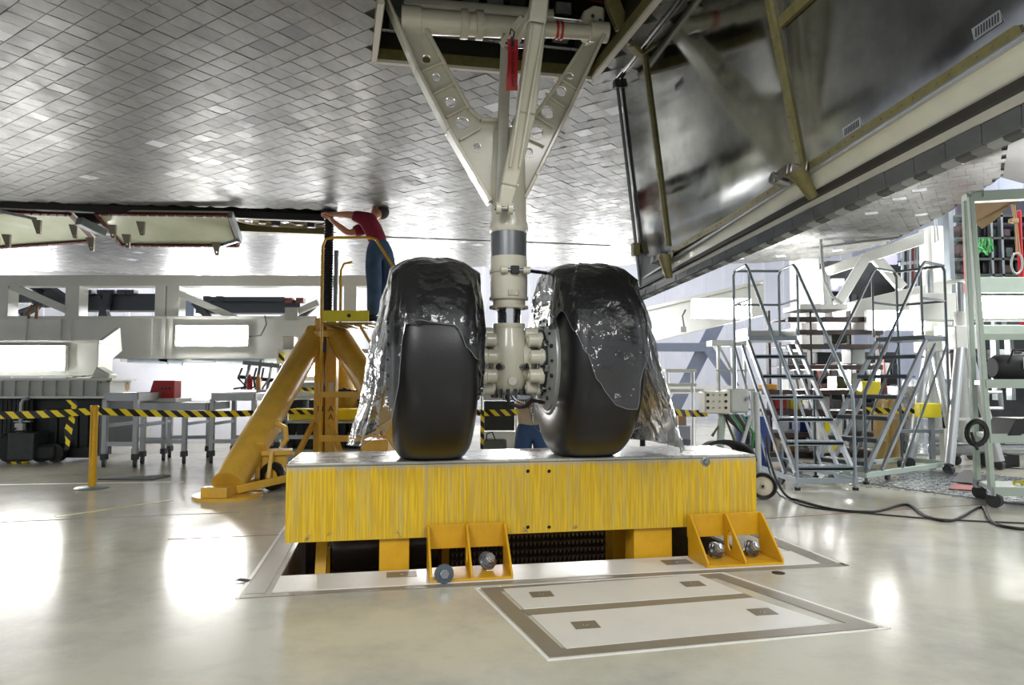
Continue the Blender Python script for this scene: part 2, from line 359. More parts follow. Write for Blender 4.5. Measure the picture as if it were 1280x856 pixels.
solo('floor_scrap', MB().add([Z(287, 729)+V((0, 0, .001)), Z(300, 725)+V((0, 0, .012)), Z(314, 725)+V((0, 0, .003)), Z(313, 728.5)+V((0, 0, .001)), Z(296, 728)+V((0, 0, .009))], [(0, 4, 1), (1, 4, 3, 2), (0, 1, 2, 3, 4)]), DARK, 'small dark scrap lying on the glossy floor beside the white pit edge', 'scrap', Z(300, 727))

# ---------------------------------------------------------------- things in the pit
t = thing('roller', 'black rubber roller lying in the pit under the left end of yellow beam', 'roller', O(uL+.5, v0+.75, -.15), PSI)
mb = MB().lathe([(.0, -.03), (.13, -.03), (.15, 0), (.15, .62), (.13, .65), (0, .65)], (-.28, 0, .12), (1, .12, 0), 28); mb.build('drum', mat('roller_rubber', '4c433c', .3, var=.2), t)
MB().cyl((-.36, -.01, .12), (.46, .09, .12), .04, n=12).build('axle', STEEL, t)
for x_, y_ in ((-.33, 0), (.43, .09)): MB().box((x_, y_, -.2), (.05, .24, .68)).build('cradle', YEL, t)
NET = mat('chain_mesh', '6a6058', .4, .5, var=.2)
t = thing('chain_curtain', 'dark chain mesh curtain hanging in the pit behind the yellow legs', 'chain curtain', O(uL+1.5, v0+1.1, 0), PSI)
nb = MB()
for i in range(44):
    for s in (-1, 1): nb.tube([(-.55+i*.032+s*.009*(j % 2), .012*(j % 2), .18-j*.028) for j in range(22)], .005, 4)
o = nb.build('mesh_links', NET, t); o['kind'] = 'stuff'
MB().cyl((-.6, 0, .19), (.9, 0, .19), .015, n=8).build('hanging_rod', NET, t)
t = thing('pit_girder', 'dark brown steel girder spanning the pit beneath yellow beam', 'girder', O((uL+uR)/2, v0+1.3, 0), PSI)
MB().bb((-1.35, -.03, -.4), (1.3, .03, .1)).build('web', BROWN, t, bevel=.004)
MB().bb((-1.35, -.1, .1), (1.3, .1, .125)).build('flange', BROWN, t); MB().bb((-1.35, -.1, -.425), (1.3, .1, -.4)).build('flange', BROWN, t)

# ---------------------------------------------------------------- yellow support beam
m, nt, b = nodes_of('dripped_yellow_paint')
tc = nt.nodes.new('ShaderNodeTexCoord'); mp = nt.nodes.new('ShaderNodeMapping'); mp.inputs['Scale'].default_value = (1, 1, .035); nt.links.new(tc.outputs['Object'], mp.inputs[0])
def noi(src, sc, det, rg=.6):
    n = nt.nodes.new('ShaderNodeTexNoise'); n.inputs['Scale'].default_value = sc; n.inputs['Detail'].default_value = det; n.inputs['Roughness'].default_value = rg; nt.links.new(src, n.inputs['Vector']); return n.outputs['Fac']
def mrange(src, a, c, lo=0, hi=1):
    r = nt.nodes.new('ShaderNodeMapRange'); r.inputs[1].default_value = a; r.inputs[2].default_value = c; r.inputs[3].default_value = lo; r.inputs[4].default_value = hi; nt.links.new(src, r.inputs[0]); return r.outputs[0]
def mth(op, a, c):
    r = nt.nodes.new('ShaderNodeMath'); r.operation = op
    for i, s_ in enumerate((a, c)):
        if isinstance(s_, (int, float)): r.inputs[i].default_value = s_
        else: nt.links.new(s_, r.inputs[i])
    return r.outputs[0]
def mixc(f, a, c):
    r = nt.nodes.new('ShaderNodeMix'); r.data_type = 'RGBA'; nt.links.new(f, r.inputs['Factor'])
    for k_, s_ in (('A', a), ('B', c)):
        if isinstance(s_, str): r.inputs[k_].default_value = (*hexc(s_), 1)
        else: nt.links.new(s_, r.inputs[k_])
    return r.outputs['Result']
sx = nt.nodes.new('ShaderNodeSeparateXYZ'); nt.links.new(tc.outputs['Object'], sx.inputs[0])
dr = mrange(noi(mp.outputs[0], 30, 4), .44, .68); hgt = mrange(sx.outputs[2], .05, .42, .75, 1.0)
top = mrange(mth('ADD', sx.outputs[2], mth('MULTIPLY', noi(mp.outputs[0], 30, 3), .05)), .40, .437)
big = mrange(noi(tc.outputs['Object'], 2.2, 3), .4, .62, .55, 1)
drips = mth('MULTIPLY', mth('MULTIPLY', dr, hgt), big)
fine = mixc(mrange(noi(mp.outputs[0], 90, 2), .42, .6), 'c09b14', 'dab412')
col = mixc(top, mixc(mth('MULTIPLY', drips, .75), fine, 'a79d6c'), 'a3a096')
chip = mth('MULTIPLY', mrange(noi(tc.outputs['Object'], 14, 5), .62, .66), mrange(sx.outputs[2], .06, .0))
nt.links.new(mixc(chip, col, '5d5a52'), b.inputs['Base Color']); b.inputs['Roughness'].default_value = .38
bp = nt.nodes.new('ShaderNodeBump'); bp.inputs['Strength'].default_value = .25; bp.inputs['Distance'].default_value = .004; nt.links.new(dr, bp.inputs['Height']); nt.links.new(bp.outputs[0], b.inputs['Normal'])
DRIP = m
BW = uR-uL; BT = .176
t = thing('support_beam', 'long yellow steel beam streaked with drips carrying the two aircraft tyres', 'beam', O(uL, v0, BT), PSI)
HX = [(px, py) for px in (660, 686.5) for py in (589, 659)]
def beamface(px, py):                   # pixel onto the front face of the beam, in its own frame
    r = ray(px, py); o_ = V((0, 0, H)); n = VX; k_ = (v0-o_.dot(n))/r.dot(n); p = o_+r*k_; return UV(p)[0]-uL, p.z-BT
holes = [circ(*beamface(*h), .011, 14) for h in HX]
BH = .6-BT; BD = .62
MB().plate([(0, 0), (BW, 0), (BW, BH-.02), (0, BH-.02)], holes, lambda x, y, tt: V((x, .006+tt, y)), .012).build('front_plate', DRIP, t, bevel=.004)
MB().bb((0, .012, 0), (.012, BD, BH-.02)).bb((BW-.012, .012, 0), (BW, BD, BH-.02)).bb((.012, BD-.012, 0), (BW-.012, BD, BH-.02)).build('side_plate', DRIP, t)
MB().bb((.012, .012, .012), (BW-.012, BD-.012, .02)).build('bottom_plate', DRIP, t)
TOPM = mat('worn_steel_deck', 'b4b4ae', .3, .35, var=.12, scale=5, rvar=.1)
MB().bb((0, 0, BH-.02), (BW, BD, BH)).build('deck_plate', TOPM, t, bevel=.012)
for (hx, hy), hole in zip(HX, holes):
    c = beamface(hx, hy); MB().cyl((c[0], .045, c[1]), (c[0], .013, c[1]), .013, n=14).build('bolt_hole', GLASSG, t)
c = beamface(882, 577); MB().lathe([(0, .012), (.012, .012), (.018, .004), (.03, .001), (.032, -.002)], (c[0], 0, c[1]), (0, -1, 0), 18).build('jacking_boss', STEEL, t)
c = beamface(337, 655)
for x0, x1 in ((474, 512), (795, 843)):
    a = beamface(x0, 690)[0]; c = beamface(x1, 690)[0]
    for yy in (.03, .42):
        MB().bb((a, yy, -.62), (c, yy+.16, -.001)).build('leg', YEL, t, bevel=.006)
MB().bar((.17, .1, -.6), (.17, .34, -.005), .06, .08).build('leg', YEL, t)

# ---------------------------------------------------------------- anchor brackets bolted down in front of the beam
def floc(px, py): return UV(Z(px, py))
def bracket(label, px0, px1, top):
    a = beamface(px0, 690)[0]; c = beamface(px1, 690)[0]; wd = c-a; hb = top; dp = .25
    t = thing('anchor_bracket', label, 'bracket', O(uL+a, v0-.035, .006), PSI, 'yellow anchor brackets at the beam')
    MB().bb((0, .0, hb*.46), (wd, .012, hb)).build('back_plate', YEL, t, bevel=.002)
    bp_ = MB().bb((0, -dp, .012*0), (wd, 0, .012)).build('base_plate', YEL, t, bevel=.002)
    tri = [(-.0, .012), (-.0, hb), (-.03, hb), (-dp, .03), (-dp, .012)]
    for x in (.006, wd-.006): MB().plate(tri, [], lambda p, q_, tt, x=x: V((x+tt, p, q_)), .012).build('side_plate', YEL, t, bevel=.002)
    slot = [(-.075+.03*cos(i*pi/8), .105+.06*sin(i*pi/8)) for i in range(16)]
    MB().plate(tri, [slot], lambda p, q_, tt: V((wd*.5+tt, p, q_)), .012).build('web_plate', YEL, t, bevel=.002)
    return t, wd, dp, bp_
def bolt(parent, c, r=.041):
    ax = V((.3, -.72, .55)).normalized(); c = V(c)+V((0, .02, r*1.05))
    b_ = MB().cyl(c, c+ax*.008, r*1.25, n=22).cyl(c+ax*.008, c+ax*.02, r, n=20).cyl(c-ax*.05, c, r*.45, n=12).build('washer', STEEL, parent)
    MB().cyl(c+ax*.02, c+ax*.048, r*.74, n=6).cyl(c+ax*.048, c+ax*.056, r*.5, n=12).build('bolt_head', ALU, parent, bevel=.003, smooth=False)
t1, w1, d1, bp1 = bracket('yellow anchor bracket left of the hatch with one bolt lying loose in front', 533, 630, .245)
bolt(t1, (w1*.74, -.1, .012))
t2, w2, d2, bp2 = bracket('yellow anchor bracket at the right end of yellow beam with both bolts seated', 857, 947, .25)
bolt(t2, (w2*.28, -.11, .012)); bolt(t2, (w2*.76, -.11, .012))
c = Z(555, 729)
t = thing('loose_bolt', 'loose grey bolt with washer leaning on its side before the left anchor bracket', 'bolt', c, PSI)
MB().lathe([(0, 0), (.047, 0), (.05, .003), (.05, .009), (.047, .012), (0, .012)], (0, 0, .05), (0, -1, .15), 24).build('washer', mat('blued_steel', '59646c', .35, .6), t)
MB().cyl((0, -.012, .052), (0, -.045, .058), .026, n=6).build('bolt_head', STEEL, t, smooth=False, bevel=.003)
MB().cyl((0, .0, .05), (0, .09, .036), .016, n=12).build('shank', STEEL, t)
# ================================================================ SPACECRAFT BELLY
ZB = 3.2
m, nt, b = nodes_of('belly_tile')
tc = nt.nodes.new('ShaderNodeTexCoord'); geo = nt.nodes.new('ShaderNodeNewGeometry'); oi = nt.nodes.new('ShaderNodeObjectInfo')
pos = geo.outputs['Position']
rnd = nt.nodes.new('ShaderNodeMath'); rnd.operation = 'ADD'; nt.links.new(geo.outputs['Random Per Island'], rnd.inputs[0]); nt.links.new(oi.outputs['Random'], rnd.inputs[1])
fr = nt.nodes.new('ShaderNodeMath'); fr.operation = 'FRACT'; nt.links.new(rnd.outputs[0], fr.inputs[0]); rv = fr.outputs[0]
st = nt.nodes.new('ShaderNodeMapping'); st.inputs['Scale'].default_value = (1.0, .45, 1); st.inputs['Rotation'].default_value = (0, 0, -PSI); nt.links.new(pos, st.inputs[0])
blot = mrange(noi(pos, .9, 6, .65), .3, .68); fine = mrange(noi(st.outputs[0], 7, 8, .72), .36, .64)
dark = mrange(noi(st.outputs[0], 2.6, 4, .6), .58, .7)
base = mixc(blot, '363635', '585855'); base = mixc(mth('MULTIPLY', fine, .5), base, '82827d')
base = mixc(mrange(rv, .0, 1, 0, .3), base, '63635f')
base = mixc(mrange(rv, .985, .99), base, 'c2c6cf'); base = mixc(mrange(mth('ABSOLUTE', mth('SUBTRACT', rv, .5), 0), .012, .010), base, '3a3b3c')
base = mixc(mth('MULTIPLY', dark, .75), base, '303030')
nt.links.new(base, b.inputs['Base Color'])
nt.links.new(mth('ADD', mrange(noi(st.outputs[0], 5, 6, .7), .3, .7, .3, .52), mrange(rv, 0, 1, -.05, .05)), b.inputs['Roughness'])
bp = nt.nodes.new('ShaderNodeBump'); bp.inputs['Strength'].default_value = .12; bp.inputs['Distance'].default_value = .01; nt.links.new(noi(pos, 22, 5, .6), bp.inputs['Height']); nt.links.new(bp.outputs[0], b.inputs['Normal'])
b.inputs['Specular IOR Level'].default_value = .6
TILE = m
SKINM = mat('tile_gap_filler', '3a3a39', .8)
# outline of the underside (from its seen edges; it runs on overhead and to the left)
zz = lambda x, y: UV(Z(x, y, ZB))
rim = [zz(1262, 172), zz(1254, 221), zz(1181, 269), zz(1109, 305), zz(1029, 324), zz(941, 329), zz(800, 331), zz(650, 333), zz(480, 335)]
lip = [zz(470, 352), zz(390, 351), zz(120, 348), zz(0, 345)]
vl = max(p[1] for p in lip)
outer = [(-9.5, 2.4), (rim[0][0]-.2, 2.4), (rim[0][0], 3.2)] + rim + lip + [(-9.5, lip[-1][1])]
# holes: the main gear well and the two umbilical openings
wl = [zz(468, 83), zz(747, 87.5)]; wr = zz(819, 0); wlt = zz(476, 0)
wv = (wl[0][1]+wl[1][1])/2
well = [(wl[0][0], wv), (wl[1][0], wv), (wr[0]+(wr[0]-wl[1][0])*.05, wr[1]), (wr[0]+.06, 2.7), (wlt[0]-.02, 2.7), wlt]
print('WELL', well)
ua = zz(-60, 262); ub = zz(118, 262); uc = zz(285, 263); ud = zz(408, 262); ue = zz(408, 291)
UO = ue[1]
umb = [(ua[0], ua[1]), (ud[0], ud[1]), (ue[0], ue[1]), (ua[0], ue[1])]
umb = [(zz(-60, 262)[0], zz(200, 262)[1]), (zz(408, 263)[0], zz(408, 263)[1]), (zz(408, 263)[0], zz(408, 290)[1]), (zz(-60, 262)[0], zz(408, 290)[1])]
print('UMB', umb)
craft = thing('spacecraft', 'grey tiled underside of a huge spacecraft resting on its landing gear above the floor', 'spacecraft', O(0, 5, ZB), 0)
sk = MB().plate(outer, [well, umb], lambda x, y, t: O(x, y, ZB+.035+t), .04).build('belly_skin', SKINM, craft, world=True, smooth=False)
fp_ = [Z(x, y, ZB+.03) for x, y in ((1258, 176), (1300, 148), (1330, 180), (1330, 215), (1290, 232), (1252, 222))]; n = len(fp_)
MB().add(fp_+[p+V((0, 0, .3)) for p in fp_], [tuple(range(n)), tuple(range(n, 2*n))]+[(i, (i+1) % n, n+(i+1) % n, n+i) for i in range(n)]).build('wing_tip_panel', mat('panel_grey', '5d5e60', .4, var=.2), craft, world=True, smooth=False)
edge = MB()
for i in range(2, len(outer)-1):
    a, c = outer[i], outer[i+1]; edge.add([O(*a, ZB+.012), O(*c, ZB+.012), O(*c, ZB+.5), O(*a, ZB+.5)], [(0, 1, 2, 3)])
edge.build('trailing_edge', mat('white_insulation', 'cfd0cc', .5, var=.1), craft, world=True, smooth=False)
def inside(p, poly):
    x, y = p; r = False; j = len(poly)-1
    for i in range(len(poly)):
        xi, yi = poly[i]; xj, yj = poly[j]
        if (yi > y) != (yj > y) and x < (xj-xi)*(y-yi)/(yj-yi)+xi: r = not r
        j = i
    return r
TS = .15; A1 = V((cos(R(45)), sin(R(45)))); A2 = V((-A1.y, A1.x))       # rows run along A2
seam = zz(640, 302)[1]
tiles = []
def clipd(p):
    x, y, dpt = proj(O(p.x, p.y, ZB)) if O(p.x, p.y, ZB).y > .5 else (0, -9999, .1)
    return x, y, dpt
hh = TS*.5*1.38
for i in range(-110, 150):
    off = random.choice((0, .5, .5, .25)) * TS
    for j in range(-110, 150):
        c = A1*(i*TS) + A2*(j*TS+off)
        if c.y < 2.4 or c.y > 15 or abs(c.x) > 11: continue
        x, y, dp_ = clipd(c)
        if not (-260 < x < 1560 and y > -260): continue
        if inside(c, outer) and not inside(c, well) and not inside(c, umb):
            cl = []
            for poly in (well, umb, outer):
                for k in range(len(poly)):
                    a, e = V(poly[k-1]), V(poly[k]); ab = e-a; L2 = ab.length_squared
                    if L2 < 1e-8: continue
                    f_ = max(0, min(1, (c-a).dot(ab)/L2)); nv = a+ab*f_-c
                    if nv.length < TS*.71: cl.append((nv.length, nv.normalized()))
            tiles.append((c, x, y, dp_, cl))
def tilemesh(mb, c, sz, tl=None, zo=0.0, cl=()):
    if cl:                              # cut along a rim
        h = sz/2; pl = [A1*(sx_*h)+A2*(sy_*h) for sx_, sy_ in ((-1, -1), (1, -1), (1, 1), (-1, 1))]
        for dist, nv in cl:
            o2 = []
            for k in range(len(pl)):
                p, q = pl[k-1], pl[k]; dp, dq = p.dot(nv)-dist+.004, q.dot(nv)-dist+.004
                if (dp > 0) != (dq > 0): o2.append(p+(q-p)*(dp/(dp-dq)))
                if dq <= 0: o2.append(q)
            pl = o2
            if len(pl) < 3: return
        k = len(pl); mb.add([O(c.x+p.x, c.y+p.y, zo) for p in pl]+[O(c.x+p.x, c.y+p.y, zo+.02) for p in pl], [tuple(range(k))]+[(i, (i+1) % k, k+(i+1) % k, k+i) for i in range(k)]); return
    h = sz/2; q = h-.002; tx, ty = tl or (0, 0); vs = []
    for hh_, zt in ((q, -.0012), (h, 0), (h, .02)):
        for sx_, sy_ in ((-1, -1), (1, -1), (1, 1), (-1, 1)):
            p = A1*(sx_*hh_)+A2*(sy_*hh_); vs.append(V((c.x+p.x, c.y+p.y, 0)) + V((0, 0, zo+zt+tx*sx_*hh_+ty*sy_*hh_)))
    vs = [O(p.x, p.y, p.z) for p in vs]
    mb.add(vs, [(0, 1, 2, 3)]+[(a+i, a+(i+1) % 4, a+4+(i+1) % 4, a+4+i) for a in (0, 4) for i in range(4)])
def seen(t):
    c, x, y, dp_, cl = t
    if cl: return False
    return -10 < x < 1290 and -15 < y < 340 and not (x > 770 and y < 560-.55*(x-250)+60 and x > 860)
vis = sorted([t for t in tiles if seen(t)], key=lambda t: t[3]*1.0)
big = vis[:296]; bigset = set(id(t) for t in big)
tm = MB(); tilemesh(tm, V((0, 0)), TS-.0024); tme = tm.mesh('tile', TILE, smooth=False)
inv0 = V(craft.location)
for c, x, y, dp_, cl in big:
    o = bpy.data.objects.new('tile', tme); COL.objects.link(o); o.parent = craft
    o.location = O(c.x, c.y, ZB+random.uniform(-.0012, .0012)) - inv0; o.rotation_euler = (random.gauss(0, .006), random.gauss(0, .006), 0)
fm = MB()
for t_ in tiles:
    if id(t_) not in bigset: tilemesh(fm, t_[0], TS-.0024, (random.gauss(0, .006), random.gauss(0, .006)), ZB+random.uniform(-.0012, .0012), t_[4])
MB().bar(O(zz(478, 303)[0], seam, ZB-.002), O(zz(776, 299)[0], seam, ZB-.002), .022, .012).build('hinge_seam', SKINM, craft, world=True)
print('TILES', len(tiles), len(vis))
o = fm.build('tile_field', TILE, craft, world=True, smooth=False, fix=False); o['kind'] = 'stuff'
# the gear well: walls, roof, frame and the boxes and pipes in it
wb = MB(); n = len(well)
for i in range(n):
    a, c = well[i], well[(i+1) % n]; wb.add([O(*a, ZB+.05), O(*c, ZB+.05), O(*c, ZB+1.3), O(*a, ZB+1.3)], [(0, 1, 2, 3)])
wb.add([O(*p, ZB+1.3) for p in well], [tuple(range(n))])
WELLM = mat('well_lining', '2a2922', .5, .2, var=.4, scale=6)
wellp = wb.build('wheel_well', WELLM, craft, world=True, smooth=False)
fb = MB()
for i, (a, c) in enumerate(zip(well[:3], well[1:4])):
    fb.bar(O(*a, ZB+.03), O(*c, ZB+.03), .05, .07)
fb.bar(O(*well[0], ZB+.05), O(*well[-1], ZB+.03), .05, .07)
fb.build('well_frame', GREENZ, wellp, world=True, smooth=False)
sb = MB()
for i, (a, c) in enumerate(zip(well[:3], well[1:4])): sb.bar(O(*a, ZB-.01), O(*c, ZB-.01), .035, .03)
sb.bar(O(*well[0], ZB-.01), O(*well[-1], ZB-.01), .035, .03)
sb.build('well_seal', mat('seal_strip', 'c3bdb2', .6), wellp, world=True, smooth=False)
wm_ = [mat('well_box_green', '6f7a6c', .4, .2, var=.3), mat('well_box_grey', '9aa09c', .35, .3, var=.3), mat('well_box_dark', '3c403c', .4, .2)]
rr = random.Random(3)
for i in range(9):
    u_ = well[0][0]+.15+i*.16; MB().box(O(u_, wv-.09-rr.random()*.06, ZB+.17+rr.random()*.2), (.11, .12, .14+.16*rr.random()), rz=PSI).build('equipment_box', wm_[i % 3], wellp, world=True, bevel=.006)
for i in range(7):
    u_ = well[0][0]+.1+i*.2; yy = wv-.1-rr.random()*.2
    MB().tube([O(u_, yy, ZB+1.2), O(u_+.05, yy-.03, ZB+.8), O(u_+.2, yy, ZB+.5), O(u_+.5, yy-.02, ZB+.42)], .014, 6).build('pipe', [STEEL, BLACK, REDD][i % 3], wellp, world=True)
MB().cyl(O(well[0][0]+.05, wv-.17, ZB+.12), O(well[1][0]+.2, wv-.17, ZB+.1), .012, n=8).build('hydraulic_line', STEEL, wellp, world=True)

# aft umbilical bay: dark opening, doors hung below it, coils inside
bay = MB(); n = 4
for i in range(4):
    a, c = umb[i], umb[(i+1) % 4]; bay.add([O(*a, ZB+.05), O(*c, ZB+.05), O(*c, ZB+.7), O(*a, ZB+.7)], [(0, 1, 2, 3)])
bay.add([O(*p, ZB+.7) for p in umb], [(0, 1, 2, 3)])
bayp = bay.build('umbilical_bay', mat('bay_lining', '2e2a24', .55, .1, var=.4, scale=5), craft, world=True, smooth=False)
vb0, vb1 = umb[0][1], umb[2][1]; ubx = umb[1][0]
MB().bar(O(umb[0][0], vb0-.03, ZB-.03), O(ubx+.05, vb0-.03, ZB-.03), .1, .1).build('bay_seal', BLACK, bayp, world=True, bevel=.01)
MB().bar(O(zz(290, 280)[0], vb1-.06, ZB-.0), O(ubx, vb1-.06, ZB-.0), .14, .12).build('bay_sill', GREENZ, bayp, world=True)
for rr_, zo in ((.46, .0), (.38, .03), (.2, .05)):
    cc = O(zz(365, 270)[0]-.15, (vb0+vb1)/2, ZB+.04+zo); MB().tube([cc+UX*(rr_*1.35*cos(2*pi*i/28))+VX*(rr_*.8*sin(2*pi*i/28)) for i in range(28)], .03, 6, closed=True).build('umbilical_ring', mat('ring_metal', '8a7f6c', .4, .6, var=.3), bayp, world=True)
for i in range(6):
    cc = O(zz(310+i*15, 270)[0], vb0+.2+.12*(i % 3), ZB+.02); MB().box(cc, (.09, .1, .16), rz=PSI+.3*i).build('connector', [STEEL, GREENZ, BROWN][i % 3], bayp, world=True, bevel=.01)
DOORM = mat('door_lining_green', 'c2c8ae', .22, var=.12, scale=3, coat=.5)
def hang_door(label, px, lit):
    q = [P(x, y, d) for x, y, d in px]; nrm = (q[1]-q[0]).cross(q[3]-q[0]).normalized(); 
    if nrm.z < 0: nrm = -nrm
    t = thing('umbilical_door', label, 'door', sum(q, V())/4, 0)
    pn = MB().add(q+[p+nrm*.05 for p in q], [(0, 1, 2, 3), (4, 5, 6, 7), (0, 1, 5, 4), (1, 2, 6, 5), (2, 3, 7, 6), (3, 0, 4, 7)]).build('door_panel', lit, t, world=True, smooth=False)
    rm = MB()
    for i in range(4): rm.bar(q[i]-nrm*.01, q[(i+1) % 4]-nrm*.01, .035, .04, up=nrm)
    rm.build('door_rim', REDD, t, world=True, smooth=False)
    rv_ = MB()
    for i in range(14):
        for e in ((0, 1), (3, 2)): rv_.sphere(q[e[0]].lerp(q[e[1]], (i+.5)/14)-nrm*.035, .016, n=6, m=4)
    rv_.build('rivet_row', ALU, t, world=True)
    return t, q, nrm
def fitting(t, p, nrm, s=1.0):
    MB().plate([(-.05*s, 0), (.05*s, 0), (.02*s, .2*s), (-.02*s, .2*s)], [circ(0, .15*s, .012*s, 8)], lambda a, c_, tt: p+UX*(a)+V((0, 0, -1))*c_*.8+VX*(c_*.35+tt), .05).build('hinge_fitting', mat('fitting_metal', '7b7468', .35, .7), t, world=True, bevel=.006)
t, q, nr = hang_door('pale green door panel with dark red rim hanging open under the belly', [(120, 266, 8.5), (286, 268, 8.5), (298, 306, 9.1), (152, 305, 9.1)], DOORM)
for x, y, d in ((176, 277, 8.55), (158, 293, 8.75), (140, 281, 8.6), (270, 303, 8.95)): fitting(t, P(x, y, d-.12), nr)
MB().bar(P(288, 268, 8.4), P(300, 300, 8.9), .05, .1).build('hinge_arm', ALU, t, world=True); MB().bar(P(298, 300, 8.8), P(276, 307, 8.9), .04).build('hinge_arm', STEEL, t, world=True)
t, q, nr = hang_door('glossy pale door panel with bracket fittings at far left beneath the belly', [(-60, 262, 8.5), (88, 267, 8.5), (118, 300, 9.1), (-60, 312, 9.3)], DOORM)
for x, y, d in ((46, 275, 8.5), (92, 281, 8.6), (113, 297, 8.8), (8, 293, 8.8)): fitting(t, P(x, y, d-.12), nr)
MB().bar(P(-5, 263, 8.3), P(46, 274, 8.45), .035).build('strut_rod', STEEL, t, world=True)
MB().bar(P(98, 276, 8.4), P(130, 292, 8.7), .12, .1).build('hinge_arm', GREYP, t, world=True, bevel=.01)
# ================================================================ MAIN LANDING GEAR
AC = P(636, 452, 4.22); uA, vA = UV(AC); ZA = AC.z
GB = .6
def GP(px, py, off=0.0):                # pixel onto an upright plane along the wing, in the gear's frame
    r = ray(px, py); k_ = (vA+off-V((0, 0, H)).dot(VX))/r.dot(VX); p = V((0, 0, H))+r*k_; return V((UV(p)[0]-uA, off, p.z-GB))
za = ZA-GB; print('axle', za)
gear = thing('landing_gear', 'cream painted main landing gear leg with two smooth black tyres standing on yellow beam', 'landing gear', O(uA, vA, GB), PSI)
zl = lambda y: GP(636, y).z
# lower casting at the axle
lc = MB().lathe([(0, zl(497)), (.05, zl(496)), (.085, zl(488)), (.112, zl(470)), (.125, zl(450)), (.118, zl(432)), (.098, zl(419)), (.092, zl(411)), (.098, zl(409)), (.098, zl(405)), (.0, zl(405))], (0, 0, 0), n=32).build('axle_casting', BEIGE, gear)
for i in range(14):
    a = 2*pi*i/14; MB().cyl((.1*cos(a), .1*sin(a), zl(486)), (.1*cos(a), .1*sin(a), zl(497)), .012, n=6).build('casting_bolt', STEEL, lc, smooth=False)
for s in (-1, 1):
    MB().cyl((s*.05, -.095, zl(459)), (s*.075, -.13, zl(459)), .016, n=12).cyl((s*.075, -.13, zl(459)), (s*.085, -.14, zl(459)), .022, n=8).build('grease_fitting', STEEL, lc)
    MB().cyl((s*.1, 0, za), (s*.26, 0, za), .09, n=24).build('axle', BEIGE_D, gear)
    for k in range(3):
        MB().tube([(s*.12, -.1, zl(440)), (s*(.15+.012*k), -.13, zl(455)), (s*(.15+.012*k), -.12, zl(475)), (s*.17, -.08, zl(490))], .007, 6).build('brake_line', STEEL, gear)
MB().cyl((0, -.1, zl(476)), (0, -.125, zl(476)), .025, n=16).build('drain_boss', BEIGE, lc)
MB().tube([(-.03, -.1, zl(494)), (-.02, -.13, zl(503)), (.04, -.14, zl(508)), (.09, -.12, zl(506)), (.13, -.08, zl(500)), (.2, -.06, zl(503))], .011, 8).build('hose', CABLE, gear)
MB().tube([(.0, -.1, zl(493)), (.02, -.12, zl(499)), (.07, -.13, zl(504)), (.12, -.09, zl(497))], .008, 8).build('hose', STEEL, gear)
MB().bb((-.05, -.09, zl(500)), (.12, .05, zl(493))).build('lower_clamp', STEEL, gear, bevel=.006)
# piston, collar, outer cylinder
MB().cyl((0, 0, zl(408)), (0, 0, zl(368)), .073, n=32).build('piston', CHROME, gear)
MB().lathe([(.0, zl(386)), (.088, zl(386)), (.1, zl(382)), (.1, zl(376)), (.112, zl(374)), (.114, zl(345)), (.112, zl(322)), (.0, zl(322))], (0, 0, 0), n=36).build('gland_collar', BEIGE, gear)
for k, yy in enumerate((384, 373, 340)): MB().lathe([(.1, zl(yy+2)), (.119, zl(yy+2)), (.119, zl(yy-1)), (.1, zl(yy-1))], (0, 0, 0), n=36).build('retaining_ring', BEIGE_D, gear)
for x in (-.05, .085):
    MB().lathe([(0, -.02), (.022, -.02), (.022, .02), (0, .02)], (x, -.115, zl(341)), (1, 0, 0), 14).build('torque_lug', BEIGE, gear)
MB().cyl((-.06, -.115, zl(341)), (.11, -.115, zl(341)), .012, n=10).build('torque_pin', STEEL, gear)
MB().bb((-.01, -.135, zl(346)), (.04, -.1, zl(336))).build('pin_block', DARK, gear, bevel=.004)
MB().cyl((.1, -.1, zl(341)), (.25, .0, zl(340)), .011, n=8).build('link_rod', STEEL, gear)
MB().bb((-.025, -.125, zl(372)), (.035, -.1, zl(365))).build('latch', BEIGE_D, gear, bevel=.004)
MB().lathe([(.0, zl(324)), (.110, zl(324)), (.110, zl(291)), (0, zl(291))], (0, 0, 0), n=36).build('cylinder_band', mat('anodised_band', '8a8d90', .3, .8, var=.25, scale=10, stretch=(4, 4, .4)), gear)
MB().lathe([(0, zl(292)), (.112, zl(292)), (.12, zl(289)), (.12, zl(284)), (.108, zl(276)), (.105, zl(250)), (.1, zl(200)), (.085, zl(165)), (0, zl(160))], (0, 0, 0), n=36).build('outer_cylinder', BEIGE, gear)
